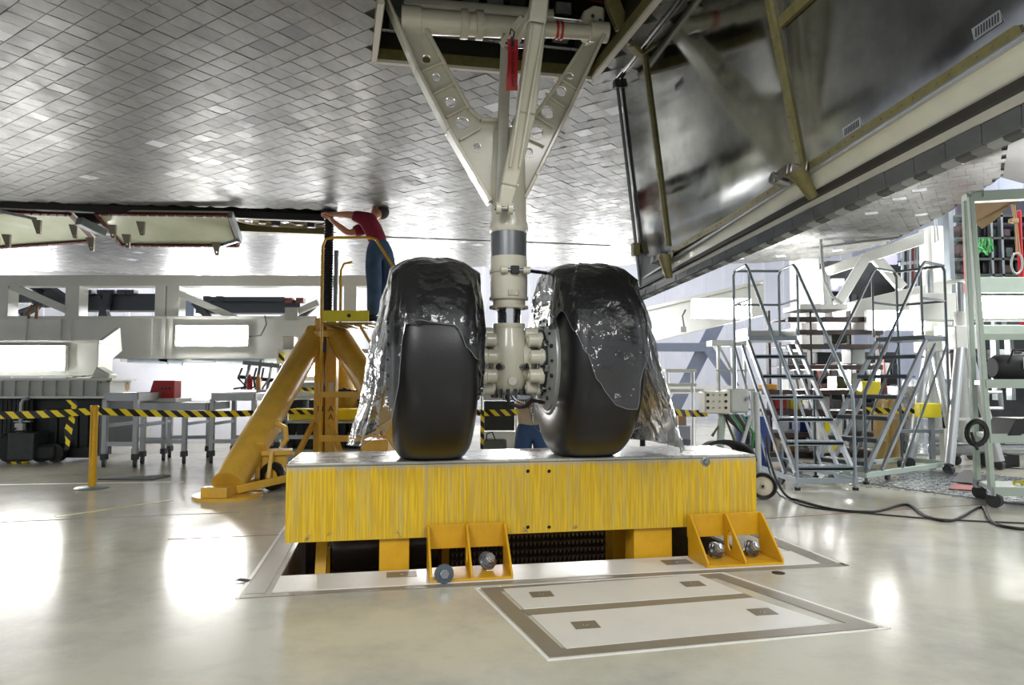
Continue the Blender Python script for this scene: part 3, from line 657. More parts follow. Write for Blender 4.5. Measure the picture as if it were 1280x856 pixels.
# side arms with lightening holes
def arm(pts, holes, outer_e, inner_e, root):
    q = [GP(*p) for p in pts]; hs = []
    for hx, hy, r_, k in holes:
        c = GP(hx, hy); hs.append(circ(c.x, c.z, r_, 18))
    mb = MB().plate([(p.x, p.z) for p in q], hs, lambda a, c, tt: V((a, tt, c)), .02)
    o = mb.build('side_arm', BEIGE, gear, bevel=.003)
    for e, wd in ((outer_e, .13), (inner_e, .10)):
        ps = [GP(*p) for p in e]
        fl = MB()
        for a, c in zip(ps, ps[1:]):
            fl.bar(a, c, .022, wd, up=(0, 1, 0))
        fl.build('flange', BEIGE, o, bevel=.005)
    for hx, hy, r_, k in holes:
        c = GP(hx, hy); MB().lathe([(r_-.002, -.013), (r_+.012, -.013), (r_+.012, .013), (r_-.002, .013)], c-V((0, .0, 0)), (0, 1, 0), 18).build('hole_rim', BEIGE, o)
    # ribs between the holes
    for (h1, h2) in zip(holes, holes[1:]):
        m_ = (GP(h1[0], h1[1])+GP(h2[0], h2[1]))/2; d_ = (GP(h2[0], h2[1])-GP(h1[0], h1[1])).normalized(); n_ = V((-d_.z, 0, d_.x))
        MB().bar(m_-n_*.075, m_+n_*.075, .014, .075, up=(0, 1, 0)).build('rib', BEIGE, o, bevel=.003)
    return o
arm([(484, 4), (500, 24), (532, 40), (556, 85), (588, 143), (600, 152), (634, 153), (634, 268), (614, 256), (560, 165), (520, 88)],
    [(533, 75, .028, 0), (545, 98, .028, 0), (563, 129, .034, 0), (578, 155, .042, 0), (596, 184, .026, 0)],
    [(484, 4), (520, 88), (560, 165), (612, 254)], [(532, 40), (556, 85), (586, 139), (600, 152), (632, 153)], 0)
arm([(751, 50), (728, 60), (706, 92), (684, 124), (664, 150), (640, 152), (640, 262), (654, 250), (668, 222), (712, 134)],
    [(712, 96, .026, 0), (701, 115, .034, 0), (684, 141, .042, 0), (671, 165, .04, 0), (661, 190, .025, 0)],
    [(752, 48), (712, 134), (668, 222), (654, 250)], [(728, 58), (706, 92), (684, 124), (664, 150), (640, 153)], 0)
# trunnion lugs and torque tubes
for px, py, r_ in ((514, 25, .085), (748, 40, .065)):
    c = GP(px, py); MB().lathe([(.035, -.06), (r_, -.06), (r_, .06), (.035, .06), (.035, -.06)], c, (1, 0, 0), 24).build('trunnion_lug', BEIGE, gear, bevel=.003)
a, c = GP(512, 26), GP(746, 41)
MB().cyl(a, a.lerp(c, .6), .078, .064, n=24).cyl(a.lerp(c, .6), c, .052, .046, n=24).build('torque_tube', BEIGE, gear)
for f_ in (.28, .36): MB().lathe([(.07, -.022), (.088, -.022), (.088, .022), (.07, .022)], a.lerp(c, f_), c-a, 24).build('tube_clamp', BEIGE_D, gear)
for f_ in (.775, .80): MB().lathe([(.04, -.007), (.058, -.007), (.058, .007), (.04, .007)], a.lerp(c, f_), c-a, 20).build('red_band', RED, gear, label='red band around the torque tube')
a2, c2 = GP(505, 6, .12), GP(690, 22, .12); MB().cyl(a2, c2, .05, n=20).build('actuator_tube', BEIGE, gear); MB().cyl(c2, GP(735, 27, .12), .03, n=16).build('actuator_rod', CHROME, gear)
MB().plate([(GP(x, y).x, GP(x, y).z) for x, y in ((730, 12), (742, 5), (757, 8), (756, 38), (748, 52), (736, 48), (728, 36))], [], lambda p, q_, tt: V((p, .06+tt, q_)), .1).build('trunnion_bracket', BEIGE, gear, bevel=.012)
for x, y in ((741, 20), (750, 26), (741, 36)): MB().cyl(GP(x, y)+V((0, .02, 0)), GP(x, y)+V((0, -.005, 0)), .012, n=8).build('bracket_bolt', STEEL, gear)
# drag brace rising towards the viewer, and the thin strut behind it
def PL(px, py, d):                      # pixel at a distance, in the gear frame
    return WM[gear.name].inverted() @ P(px, py, d)
b0, b1, b2 = PL(630, 262, 4.06), PL(657, 142, 3.93), PL(677, -30, 3.7)
MB().bar(b0, PL(636, 232, 4.03), .075, .07, w2=.095, h2=.08, up=(0, 1, 0)).bar(PL(636, 232, 4.03), b1, .095, .08, w2=.108, h2=.09, up=(0, 1, 0)).bar(b1, PL(670.5, 30, 3.76), .108, .09, w2=.098, h2=.1, up=(0, 1, 0)).bar(PL(670.5, 30, 3.76), b2, .098, .1, w2=.09, h2=.09, up=(0, 1, 0)).build('drag_brace', BEIGE, gear, bevel=.012)
for s in (-1, 1):
    dx = V((s*.034, -.045, 0)); MB().bar(PL(642, 212, 3.99)+dx*.8, PL(670, 36, 3.76)+dx, .016, .026, up=(0, 1, 0)).build('brace_rail', BEIGE, gear, bevel=.006)
for s in (-1, 1):
    MB().lathe([(0, -.014), (.036, -.014), (.036, .014), (0, .014)], PL(627, 262, 4.06)+V((s*.036+.01, -.03, 0)), (1, 0, 0), 18).build('brace_lug', BEIGE, gear)
MB().cyl(PL(627, 262, 4.06)+V((-.05, -.03, 0)), PL(627, 262, 4.06)+V((.07, -.03, 0)), .014, n=10).build('brace_pin', STEEL, gear)
MB().bar(PL(625, 255, 4.12), PL(633, 44, 4.12), .06, .06, up=(0, 1, 0)).build('downlock_strut', mat('grey_strut', 'b3b2a6', .35, var=.1), gear, bevel=.006)
MB().bar(PL(628, 58, 4.05), PL(655, 22, 3.95), .035, .05).build('jury_link', BEIGE, gear, bevel=.005); MB().bar(PL(640, 62, 4.05), PL(668, 8, 3.85), .03, .05).build('jury_link', BEIGE, gear, bevel=.005)
MB().cyl(PL(632, 57, 4.02), PL(655, 56, 4.02), .02, n=12).build('link_pin', STEEL, gear)
# tyres, wheels, brakes
def tyre_prof(Wd, Rr, rr_):
    pts = []
    for i in range(29):
        a = pi*i/28; ca, sa = cos(a), sin(a); e = .5
        pts.append((rr_+.03+(Rr-rr_-.03)*(abs(sa)**.62), -Wd/2*(1 if ca > 0 else -1)*abs(ca)**.52))
    return [(rr_, pts[0][1]*.93)]+pts+[(rr_, pts[-1][1]*.93)]
TW, TR, RR = .455, .587, .31
RIMM = mat('wheel_grey', 'a3a6a4', .4, .35, var=.15)
for s in (-1, 1):
    cx = s*.465; mb = MB().lathe(tyre_prof(TW, TR, RR), (cx, 0, za), (1, 0, 0), 72)
    nv = []
    for x, y, z in mb.v:
        if z < .001:                    # flattened and bulged where it stands on the beam
            z = .001
        k_ = max(0, 1-(z/.22)); nv.append((cx+(x-cx)*(1+.06*k_*k_), y*(1+.02*k_), z))
    mb.v = nv; ty = mb.build('tyre', BLACKR, gear)
    for s2 in (-1, 1):
        f = cx+s2*TW*.46
        MB().lathe([(RR+.004, 0), (RR+.014, .012), (RR+.002, .022), (RR-.012, .02), (RR-.016, .03), (RR-.1, .058), (.19, .062), (.17, .05), (.0, .05)], (f, 0, za), (s2, 0, 0), 48).build('wheel', RIMM, gear)
        for i in range(18):
            a = 2*pi*i/18; y, z = (RR-.06)*cos(a), za+(RR-.06)*sin(a); MB().cyl((f+s2*.03, y, z), (f+s2*.056, y, z), .009 if i % 2 else .013, n=6).build('wheel_bolt', DARK, ty, smooth=False)
    # brake stack on the inner side
    fi = cx-s*(TW*.46+.045)
    MB().lathe([(.205, -.03), (.205, .035), (.19, .04), (.13, .04), (.13, -.03)], (fi, 0, za), (-s, 0, 0), 40).build('brake_stack', DARK, gear)
    hub = MB().lathe([(.0, .05), (.1, .06), (.13, .1), (.12, .14), (.0, .14)], (fi, 0, za), (-s, 0, 0), 28).build('brake_housing', BEIGE_D, gear)
    for i in range(9):
        a = 2*pi*i/9+.2; y, z = .165*cos(a), za+.165*sin(a); MB().lathe([(0, .03), (.05, .03), (.05, .05), (.041, .056), (.041, .108), (.034, .116), (.018, .116), (.018, .122), (0, .122)], (fi, y, z), (-s, 0, 0), 16).build('brake_cylinder', BEIGE, hub, bevel=.004)
    for i in range(9):
        a = 2*pi*(i+.5)/9+.2; MB().bar((fi-s*.02, .19*cos(a), za+.19*sin(a)), (fi-s*.02, .222*cos(a), za+.222*sin(a)), .04, .03, up=(1, 0, 0)).build('torque_key', STEEL, hub, bevel=.004)

# red streamer hanging from the link pin
t = thing('warning_streamer', 'red cloth warning streamer hanging from the pin between the gear struts', 'streamer', P(640, 48, 3.9), PSI)
sp = MB(); n = 12; vs = []
for i in range(n+1):
    f_ = i/n; c = P(640.5+.8*sin(f_*5), 49+f_*64, 3.9+.012*sin(f_*7)); hw = UX*.032+VX*(.010*sin(f_*4)); vs += [c-hw, c+hw, c+hw+V((0, .003, 0)), c-hw+V((0, .003, 0))]
fs = [(i*4+j, i*4+(j+1) % 4, i*4+4+(j+1) % 4, i*4+4+j) for i in range(n) for j in range(4)]+[(0, 1, 2, 3), (n*4, n*4+1, n*4+2, n*4+3)]
sp.add(vs, fs).build('ribbon', RED, t, world=True)
o_ = P(640.8, 84, 3.884); text('REMOVE BEFORE FLIGHT', mat('print_dark', '3a0b10', .8), t, frame(o_, V((0, 0, -1)), UX), .021, 'print', .0006)
MB().tube([P(637, 43, 3.9), P(639, 36, 3.93), P(643, 40, 3.92), P(641, 50, 3.9)], .004, 6).build('cord', DARK, t, world=True)
MB().bar(P(640.5, 46, 3.89), P(640.5, 58, 3.89), .02, .008).build('clip', STEEL, t, world=True)

# ---------------------------------------------------------------- crinkled plastic sheets over the tyres
def film(name, dens, tint):
    m, nt, b = nodes_of(name); nt.nodes.remove(b); out = nt.nodes['Material Output']
    tr = nt.nodes.new('ShaderNodeBsdfTransparent'); tr.inputs[0].default_value = (*tint, 1)
    gl = nt.nodes.new('ShaderNodeBsdfGlossy'); gl.inputs['Roughness'].default_value = .07
    tl = nt.nodes.new('ShaderNodeBsdfDiffuse'); tl.inputs[0].default_value = (.16, .16, .165, 1)
    tc = nt.nodes.new('ShaderNodeTexCoord')
    v1 = nt.nodes.new('ShaderNodeTexVoronoi'); v1.inputs['Scale'].default_value = 7.5; v1.feature = 'F1'
    ns = nt.nodes.new('ShaderNodeTexNoise'); ns.inputs['Scale'].default_value = 7; ns.inputs['Detail'].default_value = 5
    dv = nt.nodes.new('ShaderNodeVectorMath'); dv.operation = 'MULTIPLY_ADD'; dv.inputs[1].default_value = (.25, .25, .25)
    nt.links.new(tc.outputs['Object'], ns.inputs['Vector']); nt.links.new(ns.outputs['Color'], dv.inputs[0]); nt.links.new(tc.outputs['Object'], dv.inputs[2]); nt.links.new(dv.outputs[0], v1.inputs['Vector'])
    bp = nt.nodes.new('ShaderNodeBump'); bp.inputs['Strength'].default_value = .65; bp.inputs['Distance'].default_value = .02; nt.links.new(v1.outputs['Distance'], bp.inputs['Height'])
    nt.links.new(bp.outputs[0], gl.inputs['Normal']); nt.links.new(bp.outputs[0], tl.inputs['Normal'])
    lw = nt.nodes.new('ShaderNodeFresnel'); lw.inputs[0].default_value = 1.5; nt.links.new(bp.outputs[0], lw.inputs['Normal'])
    mu = nt.nodes.new('ShaderNodeMath'); mu.operation = 'MULTIPLY_ADD'; mu.inputs[1].default_value = 1.5; mu.inputs[2].default_value = .0; mu.use_clamp = True; nt.links.new(lw.outputs[0], mu.inputs[0])
    m1 = nt.nodes.new('ShaderNodeMixShader'); m1.inputs[0].default_value = dens; nt.links.new(tr.outputs[0], m1.inputs[1]); nt.links.new(tl.outputs[0], m1.inputs[2])
    m2 = nt.nodes.new('ShaderNodeMixShader'); nt.links.new(mu.outputs[0], m2.inputs[0]); nt.links.new(m1.outputs[0], m2.inputs[1]); nt.links.new(gl.outputs[0], m2.inputs[2]); nt.links.new(m2.outputs[0], out.inputs[0])
    return m
FILM = film('clear_film', .07, (.86, .87, .88))
def drape(s, label, hem, flare, seed):
    cx = s*.465; t = thing('plastic_sheet', label, 'plastic sheet', O(uA+cx*1.0, vA, GB), PSI) if False else None
    NA, NR = 120, 34; vs = []; Wd = TW/2+.012; zt = za+TR+.018
    top0 = zt
    for i in range(NR+1):
        for j in range(NA):
            ph = 2*pi*j/NA; ca, sa = cos(ph), sin(ph); h = hem(ph)
            # rings: 0..10 run over the crown, then down to the hem
            if i <= 10:
                f_ = i/10; z = None; ex = f_
                px_ = Wd*ex*(1 if ca > 0 else -1)*abs(ca)**.5; L = .46*ex; py_ = L*(1 if sa > 0 else -1)*abs(sa)**.5
                yy = min(abs(py_), TR-.01); z = za+sqrt((TR+.015)**2-yy*yy) - .055*(abs(px_)/Wd)**3.2
                x, y = px_, py_
                zs = z
            else:
                f_ = (i-10)/(NR-10)
                px0 = Wd*(1 if ca > 0 else -1)*abs(ca)**.5; py0 = .46*(1 if sa > 0 else -1)*abs(sa)**.5
                z0 = za+sqrt((TR+.015)**2-min(abs(py0), TR-.01)**2)-.055*(abs(px0)/Wd)**3.2
                z = z0+(h-z0)*f_
                L = sqrt(max(0, (TR+.018)**2-(z-za)**2)) if z > za else TR+.018
                fl = flare(ph)*((z0-z)/.9)**1.3 if z < z0 else 0
                x = (Wd+.012*min(1, f_*4))*(1 if ca > 0 else -1)*abs(ca)**.5 + fl*ca; y = max(L, .46)*(1 if sa > 0 else -1)*abs(sa)**.5 + fl*sa*.4
            q = V((x*3, y*3, (z or 0)*3+seed*7)); amp = .005+.02*min(1, max(0, (i-6)/18))
            fold = noise.noise(V((ph*3.0+seed, seed*3, (z or 0)*1.2)))*amp*1.9 + noise.noise(V((ph*9, z*2.5, seed)))*amp*.7 + noise.noise(q*2.5)*.012 + abs(noise.noise(q*5.0))*.006
            rr_ = V((ca, sa, .0)) if i > 8 else V((ca*.4, sa*.4, .8)); vs.append(V((x, y, z)) + rr_*max(fold, -.006 if i < 24 else -.02)+rr_*.006)
    fs = [(i*NA+j, i*NA+(j+1) % NA, (i+1)*NA+(j+1) % NA, (i+1)*NA+j) for i in range(NR) for j in range(NA)]
    mb = MB().add([v_+V((cx, 0, 0)) for v_ in vs], fs)
    w = M4.Translation(O(uA, vA, GB)) @ M4.Rotation(PSI, 4, 'Z')
    c0 = w @ V((cx, 0, za+TR)); wt = M4.Translation(c0) @ M4.Rotation(PSI, 4, 'Z')
    mb.v = [wt.inverted() @ (w @ V(v_)) for v_ in mb.v]
    o = bpy.data.objects.new('plastic_sheet', mb.mesh('plastic_sheet', FILM, None, True, True)); COL.objects.link(o); o.matrix_world = wt
    WM[o.name] = wt; hm = MB().tube([M4.Translation(V((0, 0, 0))) @ V(v_) for v_ in mb.v[NR*NA:]], .0022, 5, closed=True)
    hm.build('hem', mat('film_edge_glint', '8a8d92', .12, .6), o)  # pale roll added along the sheet's edge to draw its bright highlight
    return tag(o, label, 'plastic sheet', None)
def lerp_tab(tab):
    def f(ph):
        d = math.degrees(ph) % 360
        for (a, x), (c, y) in zip(tab, tab[1:]):
            if a <= d <= c: k_ = (d-a)/(c-a); k_ = k_*k_*(3-2*k_); return x+(y-x)*k_
        return tab[-1][1]
    return f
# azimuth 0 = +x (right side), 90 = behind, 180 = left side, 270 = towards the viewer; heights above the beam
drape(-1, 'crinkled clear plastic sheet draped over the left tyre and hanging down past its left side', lerp_tab([(0, .42), (40, .4), (90, .3), (150, .1), (180, .1), (215, .12), (232, .2), (243, .74), (262, .76), (275, .74), (290, .62), (305, .56), (330, .48), (360, .42)]), lerp_tab([(0, .03), (90, .06), (150, .2), (180, .2), (215, .18), (240, .06), (270, .02), (360, .03)]), 1)
drape(1, 'crinkled clear plastic sheet draped over the right tyre with a pointed front flap', lerp_tab([(0, .05), (90, .06), (150, .4), (180, .75), (215, .84), (235, .72), (250, .6), (264, .44), (272, .3), (280, .3), (288, .52), (300, .66), (312, .5), (325, .05), (360, .05)]), lerp_tab([(0, .24), (40, .2), (90, .1), (180, .05), (230, .03), (264, .045), (276, .06), (290, .04), (325, .2), (360, .24)]), 2)

# ---------------------------------------------------------------- landing gear door
LDM, nt, b = nodes_of('door_mirror_foil')
tc = nt.nodes.new('ShaderNodeTexCoord'); b.inputs['Metallic'].default_value = 1
nf = noi(tc.outputs['Object'], 2.2, 6, .65); nt.links.new(mixc(mrange(nf, .35, .65), '8b8d8b', 'b9bbb8'), b.inputs['Base Color'])
nt.links.new(mrange(nf, .3, .7, .06, .13), b.inputs['Roughness'])
bp = nt.nodes.new('ShaderNodeBump'); bp.inputs['Strength'].default_value = .05; bp.inputs['Distance'].default_value = .02; nt.links.new(noi(tc.outputs['Object'], 3, 2), bp.inputs['Height']); nt.links.new(bp.outputs[0], b.inputs['Normal'])
DA0 = Z(774, 98, ZB-.01); I0 = P(804, 349, 4.9); I1 = P(1280, 48, 2.02); E0 = P(797, 374, 4.93); E1 = P(1280, 160, 2.24)
ext = 1.3; I1 = I0+(I1-I0)*ext; E1 = E0+(E1-E0)*ext
DA1 = DA0 - VX*((I0-I1).length)*.98
print('DOOR', DA0, DA1, I0, I1)
def DQ(s, t_): return (DA0.lerp(DA1, s)).lerp(I0.lerp(I1, s), t_)
def dst(px, py):
    s, t_ = .5, .5
    for _ in range(30):
        x, y, _d = proj(DQ(s, t_)); ex, ey = px-x, py-y
        if abs(ex)+abs(ey) < .05: break
        e = 1e-3; x1, y1, _d = proj(DQ(s+e, t_)); x2, y2, _d = proj(DQ(s, t_+e))
        a, b_, c, d_ = (x1-x)/e, (x2-x)/e, (y1-y)/e, (y2-y)/e; det = a*d_-b_*c
        if abs(det) < 1e-6: break
        ds, dt = (d_*ex-b_*ey)/det, (a*ey-c*ex)/det; s += max(-.3, min(.3, ds)); t_ += max(-.3, min(.3, dt))
        s = max(-.5, min(1.2, s)); t_ = max(-.5, min(1.3, t_))
    return s, t_
dn = (I0-DA0).cross(DA1-DA0).normalized()
if dn.dot(V((0, 0, H))-I0) < 0: dn = -dn             # faces the viewer's side
door = thing('landing_gear_door', 'big landing gear door hanging open right of the wheels with mirror-like inner lining', 'gear door', DA0, PSI)
q = [DQ(0, 0), DQ(0, 1), DQ(1, 1), DQ(1, 0)]; th = (E0-I0).dot(-dn)
ng = 12; gv = []; gf = []
for i in range(ng+1):
    for j in range(ng+1): gv.append(DQ(i/ng, j/ng))
gf = [(i*(ng+1)+j, i*(ng+1)+j+1, (i+1)*(ng+1)+j+1, (i+1)*(ng+1)+j) for i in range(ng) for j in range(ng)]
MB().add(gv, gf).build('inner_lining', LDM, door, world=True)
out = -dn*.16
TILED = mat('door_tile_dark', '5a5f64', .35, .1, var=.3, scale=6)
MB().add([q[0]-dn*.01, q[1]-dn*.01, q[2]-dn*.01, q[3]-dn*.01, q[0]+out, E0, E1, q[3]+out], [(0, 1, 2, 3), (4, 7, 6, 5), (0, 4, 5, 1), (2, 6, 7, 3), (0, 3, 7, 4)]).build('outer_shell', TILED, door, world=True, smooth=False)
# the free edge: white land, seal, grey land, red line, tile edge
def EQ(s, t_): return I0.lerp(I1, s).lerp(E0.lerp(E1, s), t_)
en = (E0-I0).cross(I1-I0).normalized()
if en.dot(V((0, 0, H))-I0) < 0: en = -en
def eband(name, a, c, m, proud, s0=0.0, s1=1.0, bev=0):
    k = 10; vs = []
    for i in range(k+1):
        s = s0+(s1-s0)*i/k; vs += [EQ(s, a)+en*proud, EQ(s, c)+en*proud, EQ(s, c)-en*.03, EQ(s, a)-en*.03]
    fs = [(i*4+j, i*4+(j+1) % 4, i*4+4+(j+1) % 4, i*4+4+j) for i in range(k) for j in range(4)]+[(0, 1, 2, 3), (k*4, k*4+1, k*4+2, k*4+3)]
    return MB().add(vs, fs).build(name, m, door, world=True, smooth=False)
eband('white_land', .0, .45, mat('edge_white_paint', 'd9d9cb', .3, var=.1, scale=5, coat=.3), 0)
eband('pressure_seal', .45, .57, mat('seal_black', '2b2b2a', .5, var=.3), .022)
eband('grey_land', .57, .70, mat('edge_grey_paint', 'b9b8b0', .35, var=.1), .004)
eband('red_shim', .70, .735, REDD, .0)
for i in range(26):
    eband('edge_tile', .738, .995, TILED, .012+.003*(i % 3 == 0), i/26+.001, (i+1)/26-.001)
for i in range(60):
    eband('edge_block', 1.0, 1.05, mat('edge_block_%d' % (i*7 % 3), ['4a4c4e', '74777a', '9a9d9f'][i*7 % 3], .45, var=.15), .004, i/60+.001, (i+1)/60-.001)
MB().tube([DQ(i/12, 1.0)+dn*.012 for i in range(13)], .012, 8).build('edge_rod', ALU, door, world=True)
def drib(name, pts, wd, m=GREENZ, pr=.012):
    ps = [DQ(*dst(*p))+dn*pr/2 for p in pts]; mb = MB()
    for a, c in zip(ps, ps[1:]): mb.bar(a, c, wd, pr*2, up=dn)
    o = mb.build(name, m, door, world=True, smooth=False)
    rvm = MB(); 
    for a, c in zip(ps, ps[1:]):
        L = (c-a).length; k = max(2, int(L/.05))
        for i in range(k): rvm.sphere(a.lerp(c, (i+.5)/k)+dn*pr*1.0, .004, n=6, m=4)
    r_ = rvm.build('rivet_row', STEEL, o, world=True); r_['kind'] = 'stuff'; return o
drib('lining_rib', [(806, 68), (822, 190), (836, 308)], .022)
drib('lining_rib', [(962, -4), (984, 110), (1003, 212)], .034)
drib('lining_rib', [(1040, -30), (978, 28)], .05)
drib('edge_rib', [(842, 314), (920, 270), (1000, 218), (1100, 152), (1200, 88), (1276, 38)], .035)
for x, y, a in ((849, 105, 0), (1065, 160, 0), (1234, 32, 0)):
    s, t_ = dst(x, y); p = DQ(s, t_); dx = (DQ(s+.02, t_)-p).normalized(); 
    pl = MB(); hx, hy = (.05, .02) if a == 0 else (.04, .02); dy = dn.cross(dx)
    pl.add([p+dx*sx_*hx+dy*sy_*hy+dn*pz for pz in (.001, .004) for sx_, sy_ in ((-1, -1), (1, -1), (1, 1), (-1, 1))], [(0, 1, 2, 3), (4, 5, 6, 7), (0, 1, 5, 4), (1, 2, 6, 5), (2, 3, 7, 6), (3, 0, 4, 7)])
    o = pl.build('stencil_plate', ALU, door, world=True, smooth=False); sm = MB()
    for i in range(9): sm.bar(p+dx*(-.04+i*.01)-dy*.013+dn*.0045, p+dx*(-.034+i*.01)+dy*.013+dn*.0045, .004, .002, up=dn)
    sm.build('stencil_marks', DARK, o, world=True, smooth=False)
# latch fittings on the free edge and the hinge arm above
for px, py, d, k in ((1003, 230, 3.6, 1.0), (838, 322, 4.65, .95)):
    s, _t = dst(px, py); p = EQ(s, .0)+en*.03; ex_ = (I1-I0).normalized(); ey = (E0.lerp(E1, s)-I0.lerp(I1, s)).normalized()
    lf = MB().bar(p-ex_*.08*k-ey*.02, p+ex_*.09*k-ey*.02, .05*k, .012, up=en).bar(p-ex_*.07*k+en*.07*k, p+ex_*.05*k+en*.07*k, .05*k, .012, up=en).build('latch_fitting', mat('latch_metal', '86807a', .3, .8, var=.2), door, world=True, bevel=.004)
    MB().cyl(p-ex_*.055*k, p-ex_*.055*k+en*.085*k, .026*k, n=14).build('latch_roller', STEEL, lf, world=True)
    MB().bar(p+en*.04*k+ex_*.01, p+en*.04*k+ex_*.07*k, .05*k, .06*k, up=en).build('latch_block', mat('latch_metal', '86807a'), lf, world=True, bevel=.008)
    MB().tube([p+ex_*.06*k+en*.04, p+ex_*.1*k+ey*.07*k+en*.04*k, p+ex_*.13*k+ey*.16*k+en*.02], .045*k, 10, r2=.024*k).build('latch_arm', GREENZ, lf, world=True)
arm_ = [P(x, y, d) for x, y, d in ((762, -22, 4.15), (766, 5, 4.25), (776, 30, 4.3), (790, 50, 4.35), (806, 66, 4.45))]
mb = MB()
for a, c in zip(arm_, arm_[1:]): mb.bar(a, c+(c-a)*.12, .09, .07, up=(0, 1, 0))
mb.build('hinge_arm', GREENZ, door, world=True, bevel=.008)
MB().tube([DQ(0, 0)+dn*.02, DQ(0, .5)+dn*.02, DQ(0, 1)+dn*.02-V((0, 0, .06))], .012, 8).build('aft_edge_rod', mat('dark_seal_rod', '6b6e70', .25, .8), door, world=True)
MB().tube([DQ(s, .0)+dn*.015 for s in (0, .3, .6, .95)], .012, 8).build('hinge_rod', CHROME, door, world=True)
MB().box(DQ(0, .85)+dn*.03, (.05, .05, .09), rz=PSI).build('rod_clamp', GREENZ, door, world=True, bevel=.004)
MB().box(DQ(0, .03)+dn*.02, (.05, .06, .06), rz=PSI).build('rod_end', DARK, door, world=True, bevel=.004)
# ================================================================ YELLOW TRIPOD JACK, WORK STAND, PEOPLE
DJ = 8.7; jb = P(408, 500, DJ); jx = jb.x; SCR = mat('screw_steel', '2b2b2b', .4, .6)
t = thing('tripod_jack', 'big ochre yellow tripod jack with toothed screw column reaching up to the belly', 'jack', (jx, DJ, 0), 0)
zc = lambda y, d=DJ: P(408, y, d).z
mx = lambda px, d=DJ: P(px, 476, d).x
J = lambda px, py, d=DJ: P(px, py, d)
for a, c in ((395, 407), (409, 421)):
    MB().bb((mx(a), DJ-.1, .05), (mx(c), DJ+.1, zc(398))).build('column_tube', YELO, t, world=True, bevel=.015)
MB().cyl((jx, DJ, zc(395)), (jx, DJ, ZB-.02), .052, n=20).build('screw', SCR, t, world=True)
th_ = MB()
for i in range(40):
    z = zc(393)+i*(zc(262)-zc(393))/40; th_.lathe([(.05, 0), (.062, .008), (.062, .02), (.05, .03)], (jx, DJ, z), n=14)
o = th_.build('screw_thread', SCR, t, world=True); o['kind'] = 'stuff'
for a, c in ((399.5, 404), (416, 421)):
    g = MB().bb((mx(a), DJ-.03, zc(395)), (mx(c), DJ+.03, zc(313))).build('rack_guard', GREYP, t, world=True)
    tb = MB()
    for i in range(34): tb.box(((mx(c)), DJ-.035, zc(392)+i*(zc(315)-zc(392))/34), (.012, .03, .012))
    o = tb.build('rack_teeth', ALU, g, world=True, smooth=False); o['kind'] = 'stuff'
MB().cyl((jx, DJ, ZB-.05), (jx, DJ, ZB-.005), .1, n=20).build('jack_pad', SCR, t, world=True)
MB().lathe([(0, 0), (.2, 0), (.2, .07), (.13, .1), (0, .1)], (jx, DJ, zc(422)), n=24).build('collar', YELO, t, world=True)
foots = [Z(285, 621), Z(545, 621), V((jx-.1, DJ+2.2, 0))]
tops = [J(392, 423), J(424, 423), V((jx, DJ+.15, zc(423)))]
for tp, ft in zip(tops, foots):
    dl = ft-V((jx, DJ, 0)); dl.z = 0; dl.normalize()
    f2 = ft+V((0, 0, .1)); lg = MB().cyl(tp, f2, .15, n=24).build('leg', YELO, t, world=True)
    MB().lathe([(.05, -.05), (.17, -.05), (.17, .05), (.05, .05), (.05, -.05)], tp, V((-dl.y, dl.x, 0)), 20).build('hinge_eye', YELO, lg, world=True, bevel=.006)
    ft2 = MB().lathe([(0, 0), (.3, 0), (.3, .03), (0, .03)], ft, n=28).build('foot_plate', YELO, t, world=True)
    MB().box(ft+dl*.2+V((0, 0, .075)), (.1, .24, .09), rz=atan2(dl.y, dl.x)).build('toe_block', YELO, ft2, world=True, bevel=.005)
ft = foots[0]; tp = tops[0]; ax = (tp-ft).normalized(); side = V((.85, -.5, 0)).normalized()
st_ = MB()
for i in range(16):
    if i % 8 < 7:
        p = ft.lerp(tp, .18+i*.013)+side*.0; nn = V((0, -1, 0))-ax*V((0, -1, 0)).dot(ax); nn.normalize(); st_.bar(p+nn*.151+ax*.0, p+nn*.151+ax*.02, .055 if i % 3 else .04, .006, up=nn)
st_.build('stencil_marks', mat('stencil_ink', '4a3a18', .7), t, world=True, smooth=False)
# wheels and pump on the near leg
for px, py, d, r in ((341, 604, 6.75, .135), (358, 603, 7.0, .12)):
    c = P(px, py, d); c.z = r
    wl_ = MB().lathe([(r*.55, -.035), (r*.9, -.045), (r, -.025), (r, .025), (r*.9, .045), (r*.55, .035), (r*.55, -.035)], c, (.35, 1, 0), 28).build('jack_wheel', BLACKR, t, world=True)
    MB().lathe([(0, -.03), (r*.56, -.02), (r*.56, .02), (0, .03)], c, (.35, 1, 0), 24).build('wheel_disc', YELO, wl_, world=True)
MB().bar(P(296, 612, 6.3), P(362, 597, 6.7), .03, .07).build('link_bar', YELO, t, world=True, bevel=.006)
MB().bar(P(300, 606, 6.6), P(352, 594, 7.0), .03, .06).build('link_bar', YELO, t, world=True, bevel=.006)
MB().bar(P(322, 600, 6.7), P(326, 548, 6.9), .04, .1).bar(P(337, 600, 6.7), P(341, 565, 6.8), .04, .12).build('wheel_fork', YELO, t, world=True, bevel=.008)
pu = MB().box(P(343, 565, 6.9), (.34, .26, .05), rz=.3).box(P(343, 579, 6.9), (.24, .2, .18), rz=.3).build('pump_body', YELO, t, world=True, bevel=.01)
MB().bar(P(325, 560, 6.75), P(345, 530, 7.1), .1, .12).build('pump_ram', YELO, pu, world=True, bevel=.012)
MB().tube([P(352, 556, 6.8), P(358, 550, 6.8), P(357, 535, 6.85), P(346, 529, 6.9)], .025, 8).build('pump_handle', YELO, pu, world=True)
